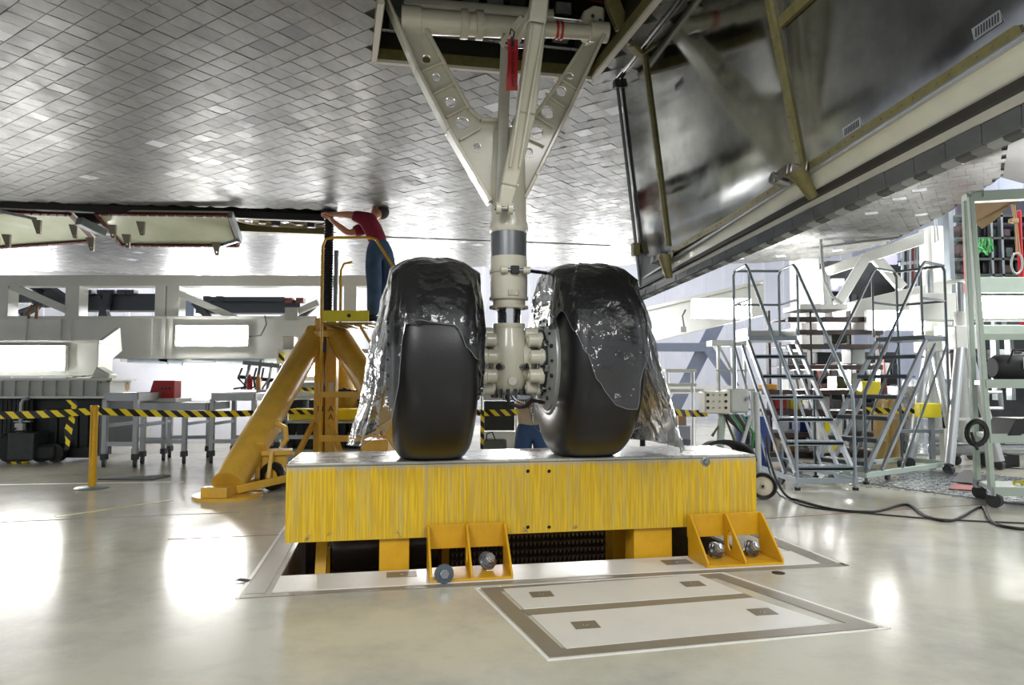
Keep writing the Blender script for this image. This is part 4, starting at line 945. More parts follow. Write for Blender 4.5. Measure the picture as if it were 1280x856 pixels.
MB().tube([P(320, 577, 6.7), P(316, 590, 6.7), P(312, 582, 6.7), P(322, 566, 6.75)], .018, 8).build('pump_hose', CABLE, pu, world=True)
for a, c in (((392, 528), (370, 572)), ((413, 528), (428, 572))): MB().bar(P(*a, DJ-.1), P(*c, DJ-.5), .05, .05).build('column_brace', YELO, t, world=True)
lz = P(401, 518, DJ-.101)
for s_, x, y in (('N', 400.5, 511), ('A', 413.5, 511), ('S', 400.5, 521.5), ('A', 413.5, 521.5)):
    p = P(x, y, DJ-.102); p.y = DJ-.1015; text(s_, GLASSG, t, frame(p, (1, 0, 0), (0, 0, 1)), .1)
MB().box(P(404.5, 434, DJ-.105), (.05, .012, .12)).build('data_plate', BLUE, t, world=True)
MB().box(P(401, 485, DJ-.105), (.06, .01, .14)).box(P(414, 485, DJ-.105), (.06, .01, .14)).build('data_plate', LGREY, t, world=True)

# ---- work stand the man stands on
DS = 8.0
t = thing('work_stand', 'yellow tubular work stand with guard rail beside the tripod jack under the belly', 'work stand', (P(430, 500, DS).x, DS+.3, 0), 0)
sx0, sx1 = P(401, 476, DS).x, P(464, 476, DS).x; zp = P(430, 402, DS).z
bk = DS+.62
def post(x, y, top): return [(x, y, 0), (x, y, top)]
zr = P(430, 297, DS).z
MB().tube([(sx0, DS, .02), (sx0, DS, zr-.1), (sx0+.03, DS, zr-.02), (sx0+.1, DS, zr), (P(462, 297, DS).x, DS, zr), (P(470, 300, DS).x, DS, zr-.02), (P(497, 342, DS).x, DS-.05, P(497, 342, DS).z), (P(500, 350, DS).x, DS-.05, P(500, 395, DS).z)], .017, 8).build('guard_rail', YEL, t, world=True)
MB().tube([(sx0+.06, bk, zp), (sx0+.06, bk, zr-.28), (sx0+.1, bk, zr-.2), (sx0+.2, bk, zr-.18)], .017, 8).build('guard_rail', YEL, t, world=True)
MB().bb((sx0, DS-.01, zp), (P(461, 400, DS).x, DS+.01, P(430, 388, DS).z)).build('toe_board', YELB, t, world=True, bevel=.003)
MB().cyl((P(430, 394, DS).x+.06, DS-.012, P(430, 394.5, DS).z), (P(430, 394, DS).x+.06, DS-.016, P(430, 394.5, DS).z), .022, n=12).build('toe_board_spot', DARK, t, world=True)
x1b = P(476, 410, bk).x
dk = MB()
for i in range(13):
    f_ = i/12; dk.bar((sx0+.02, DS+.02+f_*.58, zp-.02), (sx1+f_*.05, DS+.02+f_*.58, zp-.02), .03, .03)
for i in range(6): dk.bar((sx0+.03+i*.118, DS+.02, zp-.03), (sx0+.03+i*.122, bk, zp-.03), .02, .04)
o = dk.build('deck_grating', mat('ochre_grating', '9c7a2c', .5, var=.3), t, world=True, smooth=False)
for x in (sx0, sx1+.08):
    for y in (DS, bk):
        if not (x == sx0 and y == DS): MB().tube([(x+(.12 if x > 0 else 0), y, .02), (x, y, zp)], .02, 8).build('post', YELO, t, world=True)
for a, c in (((449, 405, DS), (467, 436, DS)), ((468, 405, bk), (478, 430, bk))): MB().bar(P(*a), P(*c), .03).build('knee_brace', YEL, t, world=True)
for y in (493, 548): MB().bar((sx0, DS, P(430, y, DS).z), (P(482, y, DS).x, DS, P(430, y, DS).z), .04, .07).build('cross_bar', YELO, t, world=True, bevel=.004)
tr_ = P(430, 491, DS).z
MB().bb((sx0, DS, tr_-.03), (sx1, DS+.5, tr_-.005)).build('tool_tray', YELO, t, world=True)
MB().tube([P(481, 520, DS), (P(481, 520, DS).x, DS, .02)], .03, 8).build('post', YELO, t, world=True)
MB().bar(P(484, 545, DS), P(500, 580, DS), .04).build('knee_brace', YELO, t, world=True)
for nm, x0, x1, h_, m_, lb in (('pliers_case', 424, 438, .045, BLACK, 'small black tool pouch lying on the yellow stand tray'), ('tool_roll', 440, 456, .035, mat('olive_cloth', '51584a', .8), 'dull green tool roll lying on the yellow stand tray')):
    a = P(x0, 491, DS+.1); c = P(x1, 491, DS+.1); mb = MB()
    for i in range(3): mb.box((a.x+(c.x-a.x)*(i+.5)/3, DS+.1, tr_-.004+h_*(.5+.2*(i % 2))), ((c.x-a.x)/2.6, .1, h_*(1+.3*(i % 2))), rz=.2*i)
    solo(nm, mb, m_, lb, 'tool', (a.x, DS+.1, tr_), bevel=.01)
a = P(456, 548, 7.8); c = P(489, 566, 7.8)
t = thing('foot_box', 'ochre yellow steel step box between the work stand posts behind left tyre', 'step box', ((a.x+c.x)/2, 7.8, 0), 0)
MB().bb((a.x, 7.6, .0), (c.x, 8.0, a.z)).build('box_body', YELO, t, world=True, bevel=.01)
MB().bar((a.x, 7.6, a.z), (c.x, 7.6, a.z+.16), .03, .03).build('lid_edge', YELO, t, world=True)

# ---- people
def person(label, loc, pts, shirt_m, trouser_m, sole, face, hairc=HAIR):
    g = lambda k: V(pts[k])
    t = thing('person', label, 'person', loc, 0)
    names = ['pelvis', 'waist', 'chest', 'neck', 'head', 'crown', 'sl', 'el', 'wl', 'sr', 'er', 'wr', 'hl', 'kl', 'al', 'hr', 'kr', 'ar']
    rad = dict(pelvis=(.13, .11), waist=.115, chest=(.145, .115), neck=.055, head=.085, crown=.075, sl=.065, el=.045, wl=.033, sr=.065, er=.045, wr=.033, hl=.085, kl=.062, al=.045, hr=.085, kr=.062, ar=.045)
    ed = [('pelvis', 'waist'), ('waist', 'chest'), ('chest', 'neck'), ('neck', 'head'), ('head', 'crown'), ('chest', 'sl'), ('sl', 'el'), ('el', 'wl'), ('chest', 'sr'), ('sr', 'er'), ('er', 'wr'), ('pelvis', 'hl'), ('hl', 'kl'), ('kl', 'al'), ('pelvis', 'hr'), ('hr', 'kr'), ('kr', 'ar')]
    js = [(g(n), rad[n]) for n in names]; es = [(names.index(a), names.index(c)) for a, c in ed]
    for s in 'lr':                       # hands: palm and five fingers each
        w_, e_ = g('w'+s), g('e'+s); d = (w_-e_).normalized(); sd = d.cross(V((0, .3, 1))).normalized(); up = sd.cross(d)
        k = len(js); js.append((w_+d*.06, (.036, .02))); es.append((names.index('w'+s), k))
        for i, (o_, L) in enumerate(((-.028, .065), (-.01, .078), (.008, .082), (.026, .07))):
            q = len(js); b_ = w_+d*.085+sd*o_; js += [(b_, .0095), (b_+d*L*.55-up*.008, .0085), (b_+d*L*.9-up*.03, .007)]; es += [(k, q), (q, q+1), (q+1, q+2)]
        q = len(js); js += [(w_+d*.04-sd*.045, .011), (w_+d*.075-sd*.065-up*.01, .009)]; es += [(k, q), (q, q+1)]
    body = skin('body', js, es, SKIN, t)
    q = [(g('waist')+(g('pelvis')-g('waist'))*.95, (.172, .14)), (g('waist'), (.165, .135)), (g('chest'), (.19, .145)), (g('chest')+(g('neck')-g('chest'))*.55, .1), (g('sl'), .09), (g('sl').lerp(g('el'), .8), .075), (g('sr'), .09), (g('sr').lerp(g('er'), .8), .075)]
    skin('shirt', q, [(0, 1), (1, 2), (2, 3), (2, 4), (4, 5), (2, 6), (6, 7)], shirt_m, t)
    q = [(g('pelvis')+(g('waist')-g('pelvis'))*1.2, (.15, .125)), (g('pelvis'), (.172, .14)), (g('hl'), .125), (g('kl'), .095), (g('al')+V((0, 0, -.025)), .07), (g('hr'), .125), (g('kr'), .095), (g('ar')+V((0, 0, -.025)), .07)]
    skin('trousers', q, [(0, 1), (1, 2), (2, 3), (3, 4), (1, 5), (5, 6), (6, 7)], trouser_m, t)
    f = V(face).normalized(); hd = g('head'); up = (g('crown')-g('neck')).normalized(); sd = f.cross(up).normalized()
    hb = MB(); hb.sphere(hd+up*.045-f*.025, .098, (1, 1, 1.02), 18, 12); hb.v = [v_ for v_ in hb.v]
    hb.build('hair', hairc, t, world=True)
    fm_ = MB().sphere(hd+f*.03-up*.02, .088, (.88, .88, 1.12), 18, 12).build('face', SKIN, t, world=True)
    MB().bar(hd+f*.105+up*.01, hd+f*.135-up*.035, .02, .02, w2=.03).build('nose', SKIN, fm_, world=True, bevel=.006)
    for s in (-1, 1):
        MB().sphere(hd+f*.1+sd*s*.032+up*.012, .012).build('eye', LGREY, fm_, world=True)
        MB().sphere(hd+f*.0+sd*s*.083-up*.01, .03, (.45, .7, 1)).build('ear', SKIN, fm_, world=True)
    MB().bar(hd+f*.108+sd*.022-up*.062, hd+f*.108-sd*.022-up*.062, .008).build('mouth', mat('lip', '8c5147', .5), fm_, world=True)
    for s in 'lr':
        a_ = g('a'+s); d = V(sole)
        MB().sphere(a_+d*.07-V((0, 0, .03)), .05, (1+1.5*abs(d.x), 1+1.5*abs(d.y), .9), 14, 8).build('shoe', BLACK, t, world=True)
    return t
DM = 8.38
zf = zp+.01
pel = P(475, 309, DM); wai = P(471, 296, DM); che = P(463, 279, DM-.02)
pts = dict(pelvis=pel, waist=wai, chest=che, neck=P(470, 268, DM+.12), head=P(474, 266, DM+.2), crown=P(476, 259, DM+.24),
           sl=P(452, 271, DM-.12), el=P(433, 268, DM-.16), wl=P(415, 268, DM-.05), sr=P(460, 284, DM+.16), er=P(436, 292, DM+.05), wr=P(418, 278, DM+.02),
           hl=pel+V((-.08, -.05, -.1)), kl=P(468, 355, DM-.1), al=V((P(468, 400, DM).x, DM-.1, zf+.09)), hr=pel+V((.1, .05, -.1)), kr=P(484, 355, DM+.06), ar=V((P(482, 400, DM).x, DM+.06, zf+.09)))
person('person in maroon t-shirt and blue jeans standing on the yellow stand reaching up left', (pel.x, DM, zf), pts, MAROON, JEANS, (-.9, .3, 0), (-.6, .6, .5))
d2 = 7.4; kx = P(664, 540, d2).x
pts = dict(pelvis=(kx, d2, .5), waist=(kx, d2-.02, .66), chest=(kx+.04, d2-.06, .92), neck=(kx+.05, d2-.1, 1.1), head=(kx+.06, d2-.14, 1.22), crown=(kx+.06, d2-.15, 1.31),
           sl=(kx-.14, d2-.1, 1.0), el=(kx-.12, d2-.32, .8), wl=(kx+.05, d2-.5, .82), sr=(kx+.22, d2-.1, 1.0), er=(kx+.26, d2-.34, .82), wr=(kx+.18, d2-.55, .85),
           hl=(kx-.09, d2, .46), kl=(kx-.09, d2-.16, .1), al=(kx-.08, d2+.28, .07), hr=(kx+.11, d2, .46), kr=(kx+.13, d2-.14, .1), ar=(kx+.12, d2+.3, .07))
person('person in blue jeans kneeling behind the gear between the tyres', (kx, d2, 0), pts, TANC, mat('dark_denim', '2d4668', .9, var=.25, scale=7), (0, .6, 0), (-.1, -1, -.1))
# ================================================================ LEFT BACKGROUND
def pbox(mb, x0, y0, x1, y1, d, dep): # upright box whose front face spans these pixels at distance d
    a = P(x0, y0, d); c = P(x1, y1, d); return mb.bb((a.x, d, c.z), (c.x, d+dep, a.z))
def pb(x0, y0, x1, y1, d, dep): return pbox(MB(), x0, y0, x1, y1, d, dep)
def light(label, x0, y0, x1, y1, d, rz=0.0):
    a = P(x0, y0, d); c = P(x1, y1, d); wd = hypot(c.x-a.x, 0)/max(.5, cos(rz)); hh_ = a.z-c.z
    t = thing('light_fixture', label, 'light', ((a.x+c.x)/2, d, c.z), rz, 'work light fixtures')
    MB().bb((-wd/2-.02, .02, -.02), (wd/2+.02, .09, hh_+.02)).build('housing', WHITEP, t, bevel=.005)
    MB().bb((-wd/2, -.005, 0), (wd/2, .02, hh_)).build('diffuser', LAMP, t, bevel=.008); return t
DP = 11.3
t = thing('access_platform', 'long white steel access platform of girders and posts beneath the belly at left', 'platform', (P(200, 450, DP).x, DP, P(200, 450, DP).z), 0)
for x0, x1 in ((-90, 206), (208, 396)): pb(x0, 397, x1, 446, DP, .3).build('girder', WHITEP, t, world=True, bevel=.008)
for x0, x1 in ((-90, 206), (208, 396)):
    pbox(pb(x0, 395, x1, 398.5, DP-.05, .1), x0, 444.5, x1, 448, DP-.05, .1).build('flange', WHITEP, t, world=True)
for x0, x1, y1 in ((-90, 500, 357.5),): pb(x0, 344, x1, y1, DP, .25).build('top_chord', WHITEP, t, world=True, bevel=.008)
for x0, x1 in ((-70, 9), (82, 98), (194, 206), (208.5, 223), (430, 445)): pb(x0, 357, x1, 398, DP, .25).build('post', WHITEP, t, world=True, bevel=.006)
for x0 in (28, 72, 84, 186, 202, 212): pb(x0, 398, x0+2.5, 445, DP-.04, .05).build('stiffener', WHITEP, t, world=True)
for a, c, w_ in (((15, 358), (85, 388), .11), ((222, 366), (300, 400), .1), ((398, 378), (345, 402), .1)): MB().bar(P(*a, DP+.05), P(*c, DP+.05), .1, w_).build('diagonal', WHITEP, t, world=True, bevel=.006)
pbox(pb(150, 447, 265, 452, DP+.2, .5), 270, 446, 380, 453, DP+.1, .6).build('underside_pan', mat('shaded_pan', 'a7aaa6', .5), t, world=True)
for a, c in (((160, 450), (210, 452)), ((200, 448), (228, 454)), ((240, 447), (330, 451))): MB().bar(P(*a, DP+.1), P(*c, DP+.1), .05, .08).build('under_beam', GREYP, t, world=True)
pb(356, 384, 372, 400, DP-.1, .05).build('junction_box', LGREY, t, world=True, bevel=.006)
MB().tube([P(331, 394, DP-.06), P(333, 405, DP-.06), P(326, 419, DP-.06), P(306, 421, DP-.06)], .012, 6).build('lamp_cable', GREYP, t, world=True)
DK = mat('machinery_slate', '262b33', .5, .2, var=.2)
t = thing('cable_carriage', 'dark slate machinery carriage seen through the platform openings at left', 'machine', (P(200, 380, 12.2).x, 12.2, P(200, 398, 12.2).z), 0)
pb(98, 367, 200, 388, 12.2, .3).build('rail_beam', DK, t, world=True)
pb(245, 375, 375, 391, 12.2, .3).build('rail_beam', DK, t, world=True)
pb(258, 371, 355, 376, 12.1, .1).build('top_rail', DK, t, world=True)
for x in (104, 121, 132, 146, 157): pb(x, 362, x+10, 368, 12.1, .15).build('clamp', DK, t, world=True)
for x in (254, 270): pb(x, 370, x+8, 377, 12.1, .15).build('clamp', DK, t, world=True)
for x in (356, 370): pb(x, 372, x+9, 378, 12.1, .15).build('clamp', REDD, t, world=True)
for a, c in (((104, 366), (92, 396)), ((124, 372), (134, 398)), ((136, 366), (128, 398))): MB().bar(P(*a, 12.1), P(*c, 12.1), .12, .1).build('brace', DK, t, world=True)
pb(224, 370, 242, 402, 12.3, .3).build('rail_post', mat('slate_blue', '707b90', .5), t, world=True)
MB().bar(P(243, 378, 12.2), P(262, 398, 12.2), .1, .1).build('brace', DK, t, world=True); MB().bar(P(392, 382, 12.2), P(372, 400, 12.2), .1, .1).build('brace', DK, t, world=True)
t = thing('winch', 'dark winch with looped hoses behind the platform posts at far left', 'winch', (P(50, 380, 12).x, 12, P(50, 398, 12).z), 0)
pb(12, 368, 40, 378, 12.2, .3).build('frame', DK, t, world=True)
MB().sphere(P(58, 372, 12.1), .3, (1, .5, .6)).build('drum', DK, t, world=True); MB().bar(P(62, 365, 12), P(84, 380, 12), .25, .2).build('arm', DK, t, world=True)
for i in range(4): MB().tube([P(30+i*9, 353, 12), P(45+i*9, 362+i*2, 12), P(58+i*4, 374, 11.9), P(48-i*8, 384+i*2, 11.9), P(24+i*3, 398, 12)], .04, 6).build('hose', DK, t, world=True)
MB().tube([P(36, 398, 11.25), P(35, 388, 11.25), P(40, 382, 11.2), P(47, 382, 11.2), P(45, 398, 11.25)], .025, 6).build('shackle', mat('rust_orange', '8a6038', .6), t, world=True)
light('work light on the white girder beneath the belly, left of the tripod jack', 220, 407.5, 308, 431.5, DP-.12)
# nearer white box beam with a lamp
t = thing('box_beam', 'white box beam with a slanted arm carrying the work light at far left', 'beam', (P(60, 470, 9.6).x, 9.6, P(60, 470, 9.6).z), 0)
pb(-80, 428, 122, 470, 9.6, .35).build('box_section', WHITEP, t, world=True, bevel=.008)
MB().bar(P(112, 452, 9.75), P(149, 424, 10.9), .06, .38).build('slanted_arm', WHITEP, t, world=True, bevel=.006)
pb(-80, 425.5, 124, 429, 9.55, .42).build('flange', WHITEP, t, world=True)
light('work light on the white box beam at the far left edge', -45, 433, 78, 462, 9.48)
t = thing('box_cabinet', 'white box cabinet behind the ochre tripod jack carrying a work light', 'cabinet', (P(415, 480, 10.4).x, 10.4, P(415, 480, 10.4).z), 0)
pb(346, 436, 520, 476, 10.4, .5).build('body', WHITEP, t, world=True, bevel=.01)
pb(353, 420, 367, 436, 10.5, .2).build('vent_box', LGREY, t, world=True, bevel=.01)
light('work light behind the ochre tripod jack column', 378, 443, 474, 469, 10.28)
for x, y in ((352, 446),): MB().box(P(x, y, 10.38), (.08, .02, .12)).build('warning_label', TAPE, t, world=True)
pb(360, 478, 500, 486, 10.6, .3).build('base_rail', GREYP, t, world=True)
# white partition wall behind
setting(pb(120, 440, 480, 566, 12.06, .06).build('wall_partition', mat('partition_white', 'e4e4ee', .55, var=.03), smooth=False))
setting(pb(120, 556, 480, 566, 12.01, .05).build('baseboard_partition', LGREY, smooth=False))
o = solo('notice', pb(181, 534, 188, 547, 12.04, .01), WHITEP, 'small white notice low on the white partition wall', 'notice', P(184, 540, 12.04))
# ribbed frame and dark machine under the box beam
t = thing('ribbed_skirt', 'pale grey ribbed steel skirt above the dark machine at far left', 'skirt', (P(60, 497, 9.3).x, 9.3, P(60, 497, 9.3).z), 0)
pb(-80, 475, 138, 496, 9.3, .5).build('panel', LGREY, t, world=True, bevel=.004)
for i in range(13): pb(-70+i*17, 475, -67+i*17, 496, 9.26, .05).build('rib', LGREY, t, world=True)
pbox(pb(-80, 472.5, 140, 475.5, 9.24, .6), -80, 495, 140, 498, 9.24, .6).build('flange', WHITEP, t, world=True)
MB().bar(P(120, 466, 9.5), P(138, 476, 9.5), .2, .2).build('end_cap', LGREY, t, world=True, bevel=.02)
o = MB().bar(P(85, 472, 9.23), P(118, 469, 9.23), .06, .01).build('hazard_strip', TAPE, t, world=True)
o = MB().bar(P(126, 478, 9.23), P(140, 476, 9.23), .05, .01).build('hazard_strip', TAPE, t, world=True)
c = P(144, 483, 9.7); solo('paper_roll', MB().lathe([(0, 0), (.09, 0), (.1, .02), (.1, .2), (.06, .24), (0, .24)], c-V((.07, 0, 0)), (1, 0, 0), 20), CARD, 'tan rolled end sticking out beside the grey ribbed skirt', 'roll', c)
t = thing('power_unit', 'dark grey-green power unit with finned sides on the floor at far left', 'machine', (P(60, 590, 9.3).x, 9.3, 0), 0)
a = P(-80, 498, 9.35); c = P(124, 582, 9.35)
MB().bb((a.x, 9.35, .16), (c.x, 10.3, a.z)).build('body', DARK, t, world=True, bevel=.02)
for i in range(9): pb(-6+i*5.4, 500, -3.5+i*5.4, 545, 9.28, .08).build('cooling_fin', DARK, t, world=True)
for i in range(5): pb(60+i*13, 512, 70+i*13, 568, 9.26, .1).build('cooling_panel', DARK, t, world=True, bevel=.02)
pb(10, 541, 41, 575, 8.95, .3).build('control_box', DGREEN, t, world=True, bevel=.01)
pb(42, 556, 66, 576, 9.0, .3).build('motor', DARK, t, world=True, bevel=.04)
for x in (12, 30, 52, 70): MB().lathe([(0, -.05), (.12, -.05), (.12, .05), (0, .05)], V((P(x, 585, 9.1).x, 9.1, .12)), (0, 1, 0), 20).build('roller_wheel', BLACK, t, world=True)
pb(72, 560, 112, 572, 9.2, .5).build('skid', BLACK, t, world=True)
MB().tube([P(26, 530, 9.2), P(27, 504, 9.2), P(30, 499, 9.2), P(36, 498, 9.2)], .025, 8).build('conduit', ALU, t, world=True)
pb(18, 529, 28, 538, 9.15, .06).build('switch_box', WHITEP, t, world=True, bevel=.006)
pb(17, 526, 38, 527.5, 9.2, .06).build('ledge', ALU, t, world=True)
MB().tube([P(20, 535, 9.13), P(8, 541, 9.1), P(-10, 556, 9.1)], .012, 6).build('wire', CABLE, t, world=True)
pb(8, 577, 28, 592, 8.9, .1).build('hazard_plate', TAPE, t, world=True)
solo('floor_mat', MB().plate([UV(Z(*p)) for p in ((122, 600), (205, 594.5), (213, 595.5), (190, 600.5))], [], lambda x, y, tt: O(x, y, .008+tt), .014), mat('mat_rubber', '4a4d50', .7), 'dark grey rubber mat flat on the floor before the conveyor tables', 'mat', Z(165, 598))
# stanchion and hazard tape
c = Z(115, 610)
t = thing('barrier_post', 'yellow barrier post on a flat grey disc base holding up hazard tape', 'post', c, 0)
hp = P(118, 508, c.y).z
MB().lathe([(0, 0), (.15, 0), (.155, .006), (.14, .016), (.04, .022), (0, .022)], (0, 0, 0), n=32).build('base', GREYP, t)
MB().lathe([(0, .02), (.035, .02), (.035, hp), (0, hp)], (0, 0, 0), n=24).build('tube', YEL, t); MB().lathe([(0, hp-.03), (.04, hp-.03), (.04, hp), (.03, hp+.012), (0, hp+.012)], (0, 0, 0), n=24).build('cap', YEL, t)
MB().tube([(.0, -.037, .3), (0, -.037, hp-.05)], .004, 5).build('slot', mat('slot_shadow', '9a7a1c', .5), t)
def tape(label, a, c, sag=.01, w_=.07):
    a = V(a); c = V(c); L = (c-a).length; rz = atan2((c-a).y, (c-a).x); pit = (c.z-a.z); n = 16; mb = MB(); vs = []
    for i in range(n+1):
        f_ = i/n; x = hypot(c.x-a.x, c.y-a.y)*f_; z = pit*f_-sag*4*f_*(1-f_); tw = .012*sin(f_*9); vs += [(x, tw, z-w_/2), (x, -tw, z+w_/2), (x, .002-tw, z+w_/2), (x, .002+tw, z-w_/2)]
    mb.add(vs, [(i*4+j, i*4+(j+1) % 4, i*4+4+(j+1) % 4, i*4+4+j) for i in range(n) for j in range(4)]+[(0, 1, 2, 3), (n*4, n*4+1, n*4+2, n*4+3)])
    o = solo('hazard_tape', mb, TAPE, label, 'tape', a, rz, world=False); return o
tz = P(118, 514, c.y)
tape('striped hazard tape running from the left edge to the yellow barrier post', P(-60, 518, 6.6), tz-V((.04, 0, 0)), .02)
tape('striped hazard tape from the yellow barrier post past the conveyor tables', tz+V((.04, 0, 0)), P(330, 516, 8.0), .02)
tape('striped hazard tape behind the tripod jack legs', P(345, 514, 8.9), P(470, 515, 9.1), .01, .06)
tape('short hazard tape end seen between the tyres', P(594, 515.5, 8.3), P(662, 514, 8.3), .01, .075)
def hang(label, px, d, m=TAPE, w_=.08):
    vs = []; n = len(px)-1; mb = MB()
    for i, (x, y) in enumerate(px):
        p = P(x, y, d+.01*sin(i*2)); q = UX*(w_/2*(.7+.3*cos(i*1.7))); vs += [p-q, p+q, p+q+V((0, .003, 0)), p-q+V((0, .003, 0))]
    mb.add(vs, [(i*4+j, i*4+(j+1) % 4, i*4+4+(j+1) % 4, i*4+4+j) for i in range(n) for j in range(4)]+[(0, 1, 2, 3), (n*4, n*4+1, n*4+2, n*4+3)])
    return solo('hazard_tape_tail', mb, m, label, 'tape', P(*px[0], d))
hang('loose tail of hazard tape dangling in front of the dark power unit', [(88, 500), (93, 507), (90, 515), (89, 526), (85, 538), (85, 550), (83, 562)], 6.9)
# conveyor tables
CAST = mat('caster_dark', '3a3c3d', .5)
def ctable(label, x0, x1, ytop, d, dep, legs, roll=True):
    a = P(x0, ytop, d); c = P(x1, ytop, d); t = thing('conveyor_table', label, 'table', ((a.x+c.x)/2, d+dep/2, 0), 0, 'grey roller tables by the partition'); zt = a.z
    fr_ = MB()
    for y in (d, d+dep): fr_.bb((a.x, y-.02, zt-.1), (c.x, y+.02, zt))
    for x in (a.x, c.x): fr_.bb((x-.02, d, zt-.1), (x+.02, d+dep, zt))
    fr_.build('top_frame', ALU, t, world=True, bevel=.004)
    n = max(4, int((c.x-a.x)/.11))
    for i in range(n):
        x = a.x+(c.x-a.x)*(i+.5)/n; MB().cyl((x, d+.03, zt-.035), (x, d+dep-.03, zt-.035), .03, n=10).build('roller', LGREY, t, world=True)
    for lx in legs:
        x = a.x+(c.x-a.x)*lx
        for y in (d, d+dep):
            lg = MB().bb((x-.028, y-.028, .16), (x+.028, y+.028, zt-.08)).build('leg', ALU, t, world=True, bevel=.004)
            MB().lathe([(0, -.02), (.06, -.02), (.06, .02), (0, .02)], (x, y, .06), (1, .4, 0), 16).build('caster_wheel', CAST, lg, world=True)
            MB().bb((x-.03, y-.04, .09), (x+.03, y+.04, .16)).build('caster_fork', CAST, lg, world=True)
    for y in (d, d+dep): MB().bar((a.x+(c.x-a.x)*legs[0], y, .28), (a.x+(c.x-a.x)*legs[-1], y, .28), .04, .05).build('stretcher', ALU, t, world=True)
    for lx in legs: MB().bar((a.x+(c.x-a.x)*lx, d, .5), (a.x+(c.x-a.x)*lx, d+dep, .5), .04, .04).build('cross_stay', ALU, t, world=True)
    return t, zt
ctable('grey roller table nearest the yellow barrier post', 132, 172, 491, 8.55, .7, (.02, .98))
t, zt = ctable('long low grey roller table under the red instrument case', 176, 258, 503, 8.9, .7, (.05, .68))
ctable('grey roller table just left of the tripod jack leg', 266, 318, 491, 8.95, .7, (.0, 1))
t2, zt2 = ctable('grey roller table behind the tripod jack leg', 322, 470, 487, 9.6, .6, (.05, .5, .9))
# red case on the long table
c = P(206, 494, 9.2)
t = thing('instrument_case', 'red instrument case with sloped face standing on the long roller table', 'case', (c.x, 9.2, zt), 0)
MB().bb((-.24, -.2, .0), (.24, .25, .05)).build('tray', WHITEP, t, bevel=.006)
MB().plate([(-.17, .05), (.17, .05), (.17, .28), (-.11, .28)], [], lambda x, z, tt: V((x, tt, z)), .2).build('case_body', RED, t, bevel=.01)
for i in range(3): MB().bb((-.0+i*.05, -.105, .16), (.025+i*.05, -.1, .19)).build('knob', REDD, t)
# clutter of bottles and cables on the table by the jack
c = P(322, 470, 9.8); DZ = P(322, 488, 9.8).z
t = thing('fixture_frame', 'small frame of grey bars and cables standing on the table behind the jack leg', 'fixture', (c.x, 9.8, zt2), 0)
for x in (-.18, -.02, .14, .26): MB().bar((x, 0, 0), (x+.05, .05, .42-abs(x)*.3), .035, .035).build('upright', GREYP, t)
MB().bar((-.2, 0, .38), (.3, .05, .33), .1, .06).build('top_bar', GREYP, t); MB().bar((-.28, .02, .18), (.32, .02, .12), .05, .05).build('cross_bar', DK, t)
for i in range(5): MB().tube([(-.2+i*.1, -.05, .3), (-.24+i*.11, -.09, .16), (-.12+i*.06, -.1, .04), (-.3+i*.1, -.08, .01)], .015, 6).build('cable', [DK, GREYP, BLACK][i % 3], t)
for x, col, lb in ((312, RED, 'red'), (323, mat('orange_bottle', 'c9905c', .4), 'orange')):
    c = P(x, 486, 9.65); solo('bottle', MB().lathe([(0, 0), (.035, 0), (.038, .14), (.015, .18), (.015, .21), (0, .21)], (c.x, 9.65, zt2), n=16), col, lb+' bottle standing on the table behind the jack leg', 'bottle', (c.x, 9.65, zt2))
o = solo('tool_case', pb(360, 511, 476, 525, 9.0, .35), YELB, 'long bright yellow tool case behind the tripod jack column', 'case', P(418, 525, 9.0), bevel=.02)
t = thing('equipment_rack', 'open rack of dark equipment below the tables behind tripod jack', 'rack', (P(420, 575, 10).x, 10, 0), 0)
for x in (352, 400, 452, 508): pb(x, 486, x+5, 570, 9.95, .06).build('upright', LGREY, t, world=True)
for y in (496, 526, 545, 562): pb(352, y, 512, y+3, 9.95, .6).build('shelf', LGREY, t, world=True)
for i in range(11): pb(358+i*13, 529, 367+i*13, 560, 10.1, .4).build('module', DARK, t, world=True, bevel=.01)
for i in range(5): pb(362+i*24, 500, 378+i*24, 524, 10.1, .4).build('module', DK, t, world=True, bevel=.01)
pb(420, 500, 436, 507, 9.9, .04).build('blue_sign', BLUE, t, world=True)
hz = solo('hazard_board', pb(362, 484, 396, 488.5, 9.5, .02), TAPE, 'short striped hazard board on the table edge behind the jack leg', 'board', P(379, 487, 9.5))
MBX = P(400, 566, 9.4)
# things seen between the tyres
t = thing('bin_cabinet', 'grey cabinet with dark open front seen in the gap between the tyres', 'cabinet', (P(625, 560, 9.6).x, 9.6, 0), 0)
a = P(602, 500, 9.6); c = P(648, 540, 9.6)
pb(604, 488, 646, 500, 9.6, .5).build('top_box', LGREY, t, world=True, bevel=.006); pb(605, 502, 643, 538, 9.65, .4).build('dark_front', DARK, t, world=True)
for x in (601, 644): pb(x, 486, x+2, 578, 9.55, .06).build('upright', WHITEP, t, world=True)
pb(602, 540, 646, 572, 9.7, .1).build('lower_panel', WHITEP, t, world=True)
solo('striped_post', pb(600.5, 512, 605, 580, 8.0, .05), TAPE, 'slim post wrapped in hazard stripes right of the left tyre', 'post', (P(603, 580, 8.0).x, 8.0, 0))
c = Z(620, 577)
t = thing('tool_bag', 'grey-green tool bag with looped handle on the floor between the tyres', 'bag', (P(619, 560, 7.9).x, 7.9, 0), 0)
bz = P(619, 548, 7.9).z
MB().bb((-.13, -.1, 0), (.13, .1, bz)).build('bag_body', mat('bag_cloth', '5b6058', .8, var=.2), t, bevel=.03)
